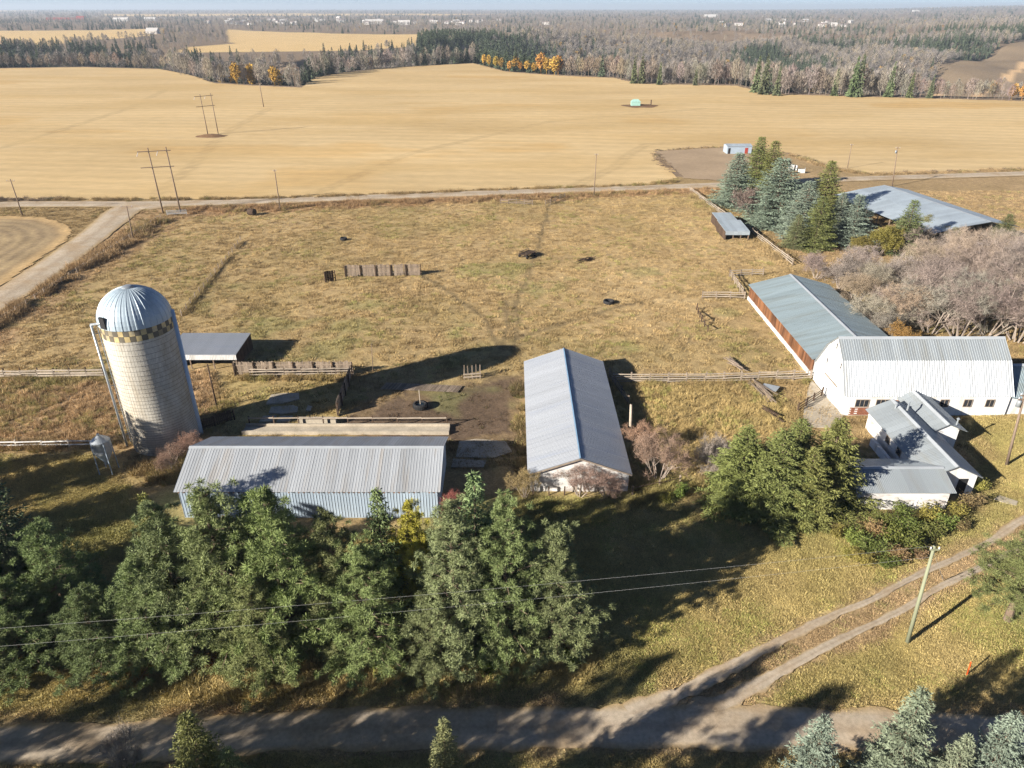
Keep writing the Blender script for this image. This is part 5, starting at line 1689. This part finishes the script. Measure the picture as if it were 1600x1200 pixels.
for (bx, by, h, cl, lb) in ((1065, 775, 1.3, 0, 'green bush left of the spruce clump'), (1040, 785, 1.0, 1, 'yellow green bush below the reddish tree'), (600, 1050, 1.4, 1, 'pale green bush at the foot of the pine row'), (905, 1020, 1.3, 2, 'russet bush under the right end of the pine row'),
                            (890, 1035, 1.2, 0, 'green bush under the right end of the pine row'), (330, 1045, 1.0, 2, 'orange brown weeds at the foot of the pine row left'), (220, 1062, 1.1, 2, 'rusty weeds between the pine groups'), (760, 1050, 1.1, 0, 'low green bush before the pines right of centre')):
    p = gp(bx, by)
    plant((1.6, BUSH[k % 3]), 'low_bush', lb, 'bush', p.x, p.y, h, ((0.15, 0.20, 0.05), (0.30, 0.29, 0.08), (0.36, 0.22, 0.08))[cl], 1.5, parts=('stems', 'foliage'))
    k += 1

# ------------------------------------------------------------------ scattered ground cover (geometry nodes)
def scatter(name, label, pts, scl, idx, tint, coll, rot=None, kind='stuff'):
    n = len(pts)
    me = bpy.data.meshes.new(name)
    me.vertices.add(n); me.vertices.foreach_set('co', np.asarray(pts, np.float32).ravel())
    a = me.attributes.new('scl', 'FLOAT_VECTOR', 'POINT'); a.data.foreach_set('vector', np.asarray(scl, np.float32).ravel())
    a = me.attributes.new('rot', 'FLOAT', 'POINT'); a.data.foreach_set('value', (rng.uniform(0, 6.28, n) if rot is None else rot).astype(np.float32))
    a = me.attributes.new('idx', 'INT', 'POINT'); a.data.foreach_set('value', np.asarray(idx, np.int32))
    a = me.attributes.new('tint', 'FLOAT_COLOR', 'POINT'); a.data.foreach_set('color', np.concatenate([tint, np.ones((n, 1))], 1).astype(np.float32).ravel())
    o = link(name, me)
    g = bpy.data.node_groups.new(name, 'GeometryNodeTree')
    g.interface.new_socket('Geometry', in_out='INPUT', socket_type='NodeSocketGeometry')
    g.interface.new_socket('Geometry', in_out='OUTPUT', socket_type='NodeSocketGeometry')
    N = g.nodes; L = g.links
    i_ = N.new('NodeGroupInput'); o_ = N.new('NodeGroupOutput')
    ip = N.new('GeometryNodeInstanceOnPoints'); ci = N.new('GeometryNodeCollectionInfo')
    ci.inputs['Collection'].default_value = coll; ci.inputs['Separate Children'].default_value = True; ci.inputs['Reset Children'].default_value = True

    def named(nm, ty):
        x = N.new('GeometryNodeInputNamedAttribute'); x.data_type = ty; x.inputs['Name'].default_value = nm
        return x.outputs['Attribute']
    cx = N.new('ShaderNodeCombineXYZ'); L.new(named('rot', 'FLOAT'), cx.inputs[2])
    L.new(i_.outputs[0], ip.inputs['Points']); L.new(ci.outputs[0], ip.inputs['Instance'])
    ip.inputs['Pick Instance'].default_value = True
    L.new(named('idx', 'INT'), ip.inputs['Instance Index']); L.new(named('scl', 'FLOAT_VECTOR'), ip.inputs['Scale'])
    L.new(cx.outputs[0], ip.inputs['Rotation'])
    L.new(ip.outputs[0], o_.inputs[0])
    md = o.modifiers.new('scatter', 'NODES'); md.node_group = g
    return tag(o, label, kind=kind)


def tuft(seed, n, h, sp, w_, flop=0.5):
    r = np.random.default_rng(seed)
    a = r.uniform(0, 6.28, n); rr = sp * np.sqrt(r.random(n))
    p = np.stack([rr * np.cos(a), rr * np.sin(a), np.full(n, -0.03)], 1)
    d = np.stack([np.cos(a) * flop * r.random(n) + r.normal(0, .15, n), np.sin(a) * flop * r.random(n) + r.normal(0, .15, n), np.ones(n)], 1)
    return tris(p, d, h * r.uniform(.5, 1.15, n), np.full(n, w_), r)


def proto_coll(name, meshes):
    col = bpy.data.collections.new(name)
    for i, me in enumerate(meshes):
        o = bpy.data.objects.new('%s_%02d' % (name, i), me); col.objects.link(o)
    return col


GR = proto_coll('grass_tuft', [npmesh('tuft', *tuft(1, 26, .42, .30, .055, .9), M['grass']), npmesh('tuft', *tuft(2, 34, .34, .42, .06, 1.1), M['grass']), npmesh('tuft', *tuft(3, 40, .17, .45, .045, 1.2), M['grass']),
                               npmesh('tuft', *tuft(4, 44, .8, .34, .04, .6), M['grass'])])
BUILT = [(-33.9, -7, 57.5, 68), (1.5, 13, 62, 89.6), (42, 63.3, 78.3, 89), (42, 56.3, 89, 120), (43.6, 49.5, 61.5, 76), (49, 52.3, 70, 79), (35.2, 45.3, 59, 65.2), (63, 81, 78.5, 87), (-49.6, -39.4, 91.5, 98.4)]
ROADS = [([tuple(p[:2]) for p in catmull([gp(*q) for q in ((-420, 338), (-150, 328), (0, 320), (120, 319), (260, 318.5), (420, 314), (600, 307.5), (800, 300.5), (1000, 294), (1150, 288), (1300, 281), (1450, 276), (1650, 270))], 4)], 3.5),
         ([tuple(p[:2]) for p in catmull([gp(*q) for q in ((-330, 640), (-160, 552), (0, 468), (100, 402), (160, 357), (196, 328), (232, 319))], 4)], 4.2),
         ([tuple(p[:2]) for p in catmull([gp(*q) for q in ((-700, 1100), (-200, 1155), (150, 1160), (500, 1139), (800, 1137), (1100, 1136), (1400, 1142), (1800, 1155))], 4)], 1.75),
         ([tuple(p[:2]) for p in catmull(tr, 4)], 0.6), ([tuple(p[:2]) for p in catmull(tl, 4)], 0.6)]


def free(x, y):
    ok = np.ones(x.shape, bool)
    for x0, x1, y0, y1 in BUILT: ok &= ~((x > x0) & (x < x1) & (y > y0) & (y < y1))
    ok &= np.hypot(x - SX, y - SY) > SR + 0.3
    for p, wd_ in ROADS: ok &= seg_dist(x, y, p) > wd_ * (0.92 + 0.3 * fbm(x / 2, y / 2, 91, 2))
    for p in PATHS: ok &= seg_dist(x, y, p) > 0.4
    ok &= ~inpoly(x, y, Z_CORNER) & ~inpoly(x, y, PAD) & ~inpoly(x, y, STUBBLE)
    return ok


def rand_in(n, y0, y1, u0=-1.15, u1=1.15):
    """points spread over the view wedge, evenly by area"""
    y = np.sqrt(rng.uniform(y0 * y0, y1 * y1, n))
    return rng.uniform(u0, u1, n) * y, y


def sow(n, y0, y1, zone, idxs, smin, smax, bright=1.12, dirt=0.0, nfun=None, clump=0.0):
    x, y = rand_in(n, y0, y1)
    ok = free(x, y) & zone(x, y)
    if clump:
        ok &= fbm(x / 1.7, y / 1.7, 77, 3) + rng.normal(0, .1, n) > clump
    x = x[ok]; y = y[ok]
    return x, y, rng.choice(idxs, len(x)), rng.uniform(smin, smax, len(x)) * (0.75 + 0.5 * fbm(x / 4, y / 4, 55, 3)), bright


def zl(x, y): return inpoly(x, y, Z_LAWN)


def zp(x, y): return ~inpoly(x, y, Z_LAWN) & ~inpoly(x, y, Z_DIRT) & ~inpoly(x, y, Z_WEED) & ~inpoly(x, y, Z_TALL)


def line(pts, wd_, n, idxs, s0, s1, anywhere=False):
    pts = [Vector((p[0], p[1], 0)) for p in pts]
    seg = [(b - a).length for a, b in zip(pts[:-1], pts[1:])]
    tot = sum(seg); xs = []; ys = []
    for a, b, l in zip(pts[:-1], pts[1:], seg):
        k = int(n * l / tot); t = rng.random(k)
        xs.append(a.x + (b.x - a.x) * t + rng.normal(0, wd_, k)); ys.append(a.y + (b.y - a.y) * t + rng.normal(0, wd_, k))
    x = np.concatenate(xs); y = np.concatenate(ys)
    cl_ = fbm(x / 2.4, y / 2.4, 123, 3)
    ok = (cl_ > 0.40) if anywhere else (free(x, y) & (cl_ > 0.42))
    x = x[ok]; y = y[ok]; cl_ = cl_[ok]
    return x, y, rng.choice(idxs, len(x)), rng.uniform(s0, s1, len(x)) * (0.3 + 1.3 * cl_), 1.0


batches = [sow(92000, 22, 84, zl, [2], 0.8, 1.5), sow(11000, 22, 84, zl, [1, 2], 0.5, 0.9),
           sow(125000, 66, 205, zp, [0, 1], 0.6, 1.25, clump=0.47), sow(15000, 66, 205, zp, [2], 1, 2),
           sow(60000, 60, 105, lambda x, y: inpoly(x, y, Z_WEED), [0, 0, 3], 0.5, 1.05), sow(50000, 55, 95, lambda x, y: inpoly(x, y, Z_TALL), [0, 0, 3], 0.5, 1.0),
           sow(16000, 60, 105, lambda x, y: inpoly(x, y, Z_DIRT), [2, 0], 0.4, 0.9, clump=0.56),
           line([gp(-80, 545), gp(60, 455), gp(170, 392), gp(256, 340)], 1.3, 3600, [0, 3], .9, 1.9),
           line([gp(-60, 546), gp(100, 440), gp(252, 343)], 0.35, 1800, [3, 0], .6, 1.2),
           line([gp(377, 378), gp(330, 434), gp(284, 494)], 0.25, 900, [3, 0], .5, .9),
           line(Z_DITCH_N, 1.8, 4200, [0, 3], .7, 1.5),
           line([gp(-100, 313), gp(0, 312), gp(200, 312.3), gp(420, 310.3), gp(600, 304.3), gp(800, 296), gp(1000, 289.5), gp(1055, 283)], 0.8, 4200, [0, 3], .6, 1.3, True),
           line([gp(1235, 241), gp(1300, 263), gp(1360, 273), gp(1600, 265), gp(1700, 262)], 0.9, 2200, [0, 3], .6, 1.3, True),
           line([gp(1050, 268), gp(1025, 245), gp(1030, 235), gp(1120, 230)], 0.8, 900, [0, 3], .5, 1.0, True),
           line([gp(-140, 700), gp(150, 698)], 0.5, 900, [3, 0], .7, 1.3), line([gp(-120, 594), gp(165, 590)], 0.5, 900, [3, 0], .6, 1.1),
           line([gp(957, 600), gp(1266, 594)], 0.5, 900, [3, 0], .5, 1.0), line([gp(1078, 301), gp(1238, 415)], 1.0, 1500, [3, 0], .7, 1.4),
           line([gp(200, 1062), gp(400, 1066), gp(700, 1062), gp(930, 1030)], 0.7, 2000, [3, 0], .6, 1.1),
           line([gp(380, 590), gp(550, 592)], .4, 600, [3], .6, 1), line([gp(985, 772), gp(1090, 755)], .8, 700, [3, 0], .8, 1.3), line([gp(815, 600), gp(826, 770)], .5, 900, [3, 0], .7, 1.3),
           line([gp(225, 735), gp(270, 745), gp(310, 700)], 1.0, 900, [3, 0], .8, 1.5)]
gx_ = np.concatenate([b[0] for b in batches]); gy_ = np.concatenate([b[1] for b in batches])
gi_ = np.concatenate([b[2] for b in batches]); gs_ = np.concatenate([b[3] for b in batches])
gc_ = ground_col(gx_, gy_) * np.concatenate([np.full(len(b[0]), b[4]) for b in batches])[:, None]
dl = seg_dist(gx_, gy_, Z_DITCH_L) < 5
gc_ *= (1 + rng.normal(0, .13, (len(gx_), 1)))
grn = (fbm(gx_ / 7, gy_ / 7, 99, 3) > 0.58)[:, None] & (rng.random((len(gx_), 1)) < .35)
gc_ = np.where(grn, gc_ * np.array([0.78, 0.95, 0.72]), gc_)
scatter('grass', 'dry grass tufts covering pasture, ditches and lawn', np.stack([gx_, gy_, terrain(gx_, gy_) + micro(gx_, gy_)], 1),
        np.stack([gs_ * 1.15, gs_ * 1.15, gs_ * rng.uniform(.7, 1.1, len(gs_))], 1), gi_, np.clip(gc_, 0.01, .8), GR)

# ------------------------------------------------------------------ distant woods
def far_bare(seed, h=11, n=230, w_=0.2):
    r = np.random.default_rng(seed)
    t = r.beta(1.6, 1.3, n)
    rad_ = 2.3 * np.sin(np.clip(t * 1.05, 0, 1) * math.pi) ** 0.7 + 0.2
    a = r.uniform(0, 6.28, n); rr = rad_ * np.sqrt(r.random(n))
    p = np.stack([rr * np.cos(a), rr * np.sin(a), h * (0.22 + 0.72 * t) - 0.6], 1)
    d = np.stack([np.cos(a) * .4, np.sin(a) * .4, np.ones(n)], 1) + r.normal(0, .25, (n, 3))
    V, F = tris(p, d, r.uniform(.9, 2.0, n), np.full(n, w_), r)
    tk = np.array([[-.16, 0, -1], [.16, 0, -1], [0, 0, h * .8], [0, -.16, -1], [0, .16, -1], [0, 0, h * .8]])
    return np.concatenate([V, tk]), np.concatenate([F, np.array([[0, 1, 2], [3, 4, 5]]) + len(V)])


def far_spruce(seed, h=13, n=260):
    r = np.random.default_rng(seed)
    t = r.random(n) ** 1.5
    a = r.uniform(0, 6.28, n); rr = 2.3 * (1 - t) ** .85 * r.uniform(.35, 1, n)
    p = np.stack([rr * np.cos(a) * .55, rr * np.sin(a) * .55, h * (.04 + .94 * t)], 1)
    d = np.stack([np.cos(a), np.sin(a), np.full(n, -.35)], 1) + r.normal(0, .15, (n, 3))
    V, F = tris(p, d, .5 + rr * .7, .9 * (1 - t) + .35, r)
    tk = np.array([[-.15, 0, -1], [.15, 0, -1], [0, 0, h], [0, -.15, -1], [0, .15, -1], [0, 0, h]])
    return np.concatenate([V, tk]), np.concatenate([F, np.array([[0, 1, 2], [3, 4, 5]]) + len(V)])


def far_round(seed, h=9, n=260):
    r = np.random.default_rng(seed)
    d = r.normal(size=(n, 3)); d /= np.linalg.norm(d, axis=1, keepdims=True)
    p = d * np.array([2.4, 2.4, 3.4]) * r.uniform(.5, 1, (n, 1)) + np.array([0, 0, h * .58])
    V, F = tris(p, r.normal(size=(n, 3)), np.full(n, .8), np.full(n, .6), r)
    tk = np.array([[-.15, 0, -1], [.15, 0, -1], [0, 0, h * .7], [0, -.15, -1], [0, .15, -1], [0, 0, h * .7]])
    return np.concatenate([V, tk]), np.concatenate([F, np.array([[0, 1, 2], [3, 4, 5]]) + len(V)])


FARM_ = [npmesh('tree', *far_bare(1), M['far_twig']), npmesh('tree', *far_bare(2, 12, 190, .18), M['far_twig']), npmesh('tree', *far_bare(3, 9, 240, .2), M['far_twig']),
         npmesh('tree', *far_spruce(4), M['far_twig']), npmesh('tree', *far_spruce(5, 11), M['far_twig']), npmesh('tree', *far_round(6), M['far_twig'])]
FAR = proto_coll('far_tree', FARM_)
CB = np.array([(0.245, 0.22, 0.20), (0.28, 0.245, 0.215), (0.215, 0.195, 0.185), (0.30, 0.255, 0.19)])


def woods(n, y0, y1, u0, u1, spruce_p, size=1.0, name='far_woods', label='', yel=0.012, keep=None, squash=1.0, power=2.0, force=None):
    y = (rng.uniform(y0 ** power, y1 ** power, n)) ** (1 / power)
    x = rng.uniform(u0, u1, n) * y
    u = x / y
    wv = y - edge_y(u)
    ok = wv > 6
    for c in CLEAR: ok &= ~inpoly(x, y, c)
    if keep is not None: ok &= keep(x, y)
    x = x[ok]; y = y[ok]
    m = len(x)
    sp = fbm(x / 130, y / 130, 201, 3)
    ps = np.clip((sp - (0.62 - spruce_p)) * 6, 0.02, 0.9) * (spruce_p > 0) + 0.02
    if force is not None: ps = np.full(m, force)
    isp = rng.random(m) < ps
    idx = np.where(isp, rng.integers(3, 5, m), rng.integers(0, 3, m))
    tint = CB[rng.integers(0, 4, m)] * rng.uniform(.85, 1.12, (m, 1))
    tn = fbm(x / 200, y / 200, 77, 3)[:, None]
    tint = tint * (0.86 + .28 * tn)
    tint[isp] = np.array((0.075, 0.095, 0.06)) * rng.uniform(.8, 1.3, (isp.sum(), 1))
    ye = (rng.random(m) < yel) & ~isp
    idx[ye] = 5; tint[ye] = np.array((0.42, 0.27, 0.09)) * rng.uniform(.8, 1.1, (ye.sum(), 1))
    s = rng.uniform(.7, 1.15, m) * size
    return scatter(name, label, np.stack([x, y, terrain(x, y)], 1), np.stack([s * squash, s * squash, s], 1), idx, np.clip(tint, .01, .8), FAR)


woods(13000, 380, 1350, 0.0, 0.86, 0.07, 1.25, 'valley_wood', 'grey leafless woods filling the valley beyond the stubble', 0.012)
woods(9500, 540, 1050, -0.86, 0.0, 0.24, 1.25, 'ravine_wood', 'mixed dark spruce and bare woods in the ravine at left', 0.01, keep=lambda x, y: y - edge_y(x / y) < 245)
DARKW = gpoly([(650, 90), (745, 97), (800, 106), (905, 108), (915, 90), (880, 72), (760, 68), (655, 72)])
DARKL = gpoly([(-200, 104), (0, 101), (240, 102), (235, 88), (120, 80), (-200, 78)])
woods(11000, 540, 1200, -0.16, 0.11, 0.45, 1.55, 'spruce_wood', 'dark spruce stand beyond the middle of the stubble', 0.0, keep=lambda x, y: inpoly(x, y, DARKW), force=.93)
woods(4500, 600, 1000, -0.86, -0.4, 0.45, 1.2, 'spruce_ravine', 'dark spruces mixed through the left ravine', 0.0, keep=lambda x, y: inpoly(x, y, DARKL), force=.6)
woods(12000, 950, 3400, -0.86, 0.86, 0.08, 1.05, 'plain_wood', 'bare woods and shelterbelts on the plain beyond the valley', 0.012, power=1.2)
woods(11000, 3200, 14000, -0.86, 0.86, 0.12, 1.35, 'horizon_wood', 'faint woods along the horizon', 0.006, power=1.2, squash=1.8)
# individual trees along the far edge of the stubble
EG = 'trees along the far edge of the stubble'


mat('edge_bark', (0.3, 0.25, 0.2), 0.9, 0.2, 0.5, objcol=True, spec=0.05)
EB = [npmesh('tree', *far_bare(s, 11, 330, .16), M['edge_bark']) for s in (51, 52, 53)]
ES = [npmesh('tree', *far_spruce(s, 13, 420), M['edge_bark']) for s in (54, 55)]
EY = [npmesh('tree', *far_round(s, 9, 420), M['edge_bark']) for s in (56, 57)]


def edge(name, me, h0, px, py, h, col, label, dy=0.0, wide=1.0):
    p = gp(px, py)
    o = link(name, me, None, (p.x, p.y + dy, float(terrain(p.x, p.y + dy))), (0, 0, random.uniform(0, 6.28)), (h / h0 * wide, h / h0 * wide, h / h0))
    o.color = (*col, 1)
    return tag(o, label, 'tree', EG)


ex = np.array([p[0] for p in EDGE_PX], float); ey_ = np.array([p[1] for p in EDGE_PX], float)
for px in np.arange(985, 1600, 6.2):
    px += random.uniform(-3, 3)
    py = float(np.interp(px, ex, ey_)) - random.uniform(.5, 4)
    edge('poplar_tree', EB[random.randrange(3)], 11, px, py, (random.uniform(10, 19) if px < 1430 else random.uniform(7, 12)), vary((0.285, 0.25, 0.21), .18), 'leafless pale poplar in the row along the right edge of the stubble', wide=random.uniform(.7, 1.2))
for px in np.arange(870, 985, 5.5):
    py = float(np.interp(px, ex, ey_)) - random.uniform(.5, 3)
    edge('poplar_tree', EB[random.randrange(3)], 11, px, py, random.uniform(11, 16), vary((0.31, 0.25, 0.19), .15), 'brownish leafless poplar right of the yellow trees at the stubble edge', wide=.9)
for px in np.arange(490, 745, 7.0):
    py = float(np.interp(px, ex, ey_)) - random.uniform(.5, 3)
    edge('poplar_tree', EB[random.randrange(3)], 11, px, py, random.uniform(11, 17), vary((0.31, 0.26, 0.22), .15), 'leafless grey poplar at the middle edge of the stubble', wide=.85)
for px in np.arange(4, 262, 9.0):
    py = float(np.interp(px, ex, ey_)) - random.uniform(.5, 3)
    edge('poplar_tree', EB[random.randrange(3)], 11, px, py, random.uniform(6, 14), vary((0.34, 0.27, 0.20), .15), 'leafless tree along the left edge of the stubble', wide=1.0)
for px in (756, 764, 775, 784, 796, 806, 812, 824, 834, 845, 854, 866, 872):
    py = float(np.interp(px, ex, ey_)) - random.uniform(.3, 2)
    edge('yellow_poplar', EY[random.randrange(2)], 9, px, py, random.uniform(7, 17), vary((0.46, 0.28, 0.07), .25), 'golden orange poplar in the bright cluster at the stubble edge', wide=random.uniform(.8, 1.25))
for j, (px, py, h) in enumerate(sorted(((990, 131, 15), (1002, 131, 17), (1030, 133, 12), (1180, 145, 18), (1192, 148, 19), (1213, 150, 14), (1303, 150, 13), (1330, 152, 19), (1338, 152, 20), (1388, 152, 16), (1420, 153, 12), (1452, 154, 11), (1086, 134, 10)))):
    edge('spruce_tree', ES[random.randrange(2)], 13, px, py - .5, h * 1.2, vary((0.12, 0.14, 0.075), .15), 'dark spruce, %s from the left in the bare row at the right stubble edge' % ORD[j], wide=.8)
for px, py, h in ((30, 104, 17), (62, 103, 18), (78, 103, 15), (110, 103, 19), (150, 104, 16), (190, 104, 17), (205, 104, 15), (230, 104, 14)):
    edge('spruce_tree', ES[random.randrange(2)], 13, px, py - 2, h, vary((0.08, 0.10, 0.06), .15), 'dark spruce in the ravine at the left stubble edge', wide=.8)
# poplar bluff standing forward in the field
for i in range(95):
    px = random.uniform(268, 468); py = random.uniform(0, 1)
    lo_ = float(np.interp(px, [265, 300, 335, 400, 470], [117, 122, 131, 134, 136]))
    py = lo_ - py * 22
    yl = (345 < px < 372 or 388 < px < 402 or 425 < px < 446) and py > lo_ - 9
    edge('yellow_poplar' if yl else 'poplar_tree', (EY if yl else EB)[i % 2], 9 if yl else 11, px, py, random.uniform(13, 18), vary((0.44, 0.27, 0.06) if yl else (0.33, 0.28, 0.23), .12),
         'orange leaved poplar in the clump standing in the stubble' if yl else 'leafless pale poplar in the clump standing in the stubble', wide=.85)
for px, py, lb in ((1550, 152, 'orange leaved tree near the right end of the stubble edge'), (1580, 156, 'second orange leaved tree by the right picture edge'), (1596, 157, 'rightmost orange leaved tree at the stubble edge')):
    o = edge('yellow_poplar', EY[0], 9, px, py, 9, vary((0.42, 0.25, 0.08)), lb)
# ------------------------------------------------------------------ far town
def house(px, py, wd_, dp, ht, rz, wm, rm, label, name='house', cat='house', flat=False):
    p = gp(px, py)
    z = float(terrain(p.x, p.y))
    root = empty(name, (p.x, p.y, z), rz, label, cat, 'distant buildings of the town')
    MB().box(-wd_ / 2, wd_ / 2, -dp / 2, dp / 2, -2, ht).build('wall', M[wm], root)
    e = 0.5
    if flat:
        MB().box(-wd_ / 2 - .3, wd_ / 2 + .3, -dp / 2 - .3, dp / 2 + .3, ht + .01, ht + .7).build('roof', M[rm], root)
    else:
        h2 = ht + dp * .32
        MB().add([(-wd_ / 2 - e, -dp / 2 - e, ht), (wd_ / 2 + e, -dp / 2 - e, ht), (wd_ / 2 + e, dp / 2 + e, ht), (-wd_ / 2 - e, dp / 2 + e, ht), (-wd_ / 2 - e, 0, h2), (wd_ / 2 + e, 0, h2)],
                 [(0, 1, 5, 4), (2, 3, 4, 5), (0, 4, 3), (1, 2, 5), (3, 2, 1, 0)]).build('roof', M[rm], root)
    for k in range(3):
        MB().box(wd_ * (-.3 + .3 * k) - .6, wd_ * (-.3 + .3 * k) + .6, -dp / 2 - .05, -dp / 2 - .01, ht * .35, ht * .75).build('window', M['glass'], root)


house(98, 31, 130, 25, 9, 0.05, 'red_wall', 'house_roof', 'long dark red building on the far left horizon', 'red_building', 'building', True)
house(128, 31, 34, 25, 13, 0.05, 'red_wall', 'red_wall', 'bright red block at the right end of the long red building', 'red_building', 'building', True)
for px, py, wd_, ht, lb in ((190, 34, 55, 8, 'wide low white building left in the far town'), (235, 33, 45, 8, 'white hall right of the wide low white building'), (585, 37, 60, 9, 'largest white building of the far town'),
                            (632, 40, 34, 7, 'white shed below the largest white far building'), (1110, 28, 70, 8, 'long white building on the far right plain'), (1430, 23, 60, 7, 'small white sheds on the right horizon'), (240, 54, 22, 5, 'pale shed at the edge of the far left field')):
    house(px, py, wd_, 18, ht, random.uniform(-.2, .2), 'house_white', 'house_white', lb, 'white_building', 'building')
for i in range(64):
    px = random.choice([random.uniform(290, 480), random.uniform(500, 780), random.uniform(1120, 1330), random.uniform(420, 860)])
    py = random.uniform(31, 39) if px < 900 else random.uniform(33, 43)
    house(px, py, random.uniform(14, 24), random.uniform(9, 13), random.uniform(5, 8), random.uniform(-.6, .6), 'house_white', random.choice(['house_roof', 'house_roof', 'house_white']), 'small pale house of the distant town')
# sandy cut bank in the valley
p = gp(1402, 122)
V = [(-22, -6, 0), (-8, -9, 0), (12, -8, 0), (26, -2, 1), (14, 12, 15), (2, 16, 20), (-14, 9, 9)]
zt = float(terrain(p.x, p.y))
V = [(p.x + v[0] * 1.1, p.y + v[1], zt + v[2] * 1.0 - 1) for v in V] + [(p.x, p.y + 30, zt - 2)]
o = MB().add(V, [(0, 1, 6), (1, 5, 6), (1, 2, 5), (2, 4, 5), (2, 3, 4), (0, 6, 7), (6, 5, 7), (5, 4, 7), (4, 3, 7)]).build('cut_bank', M['sand'])
tag(o, 'pale eroded sandy bank on the far valley side', kind='structure')

# ------------------------------------------------------------------ air
hm = bpy.data.materials.new('haze_air'); hm.use_nodes = True
N = hm.node_tree.nodes; N.remove(N['Principled BSDF'])
pv = N.new('ShaderNodeVolumePrincipled')
pv.inputs['Color'].default_value = (0.72, 0.84, 1.0, 1); pv.inputs['Density'].default_value = 0.00011; pv.inputs['Anisotropy'].default_value = 0.1
hm.node_tree.links.new(pv.outputs[0], N['Material Output'].inputs['Volume'])
hz = MB().box(-27000, 27000, -27000, 27000, -75, 130).build('haze', hm)
tag(hz, 'thin blue haze over the distant land', kind='stuff')
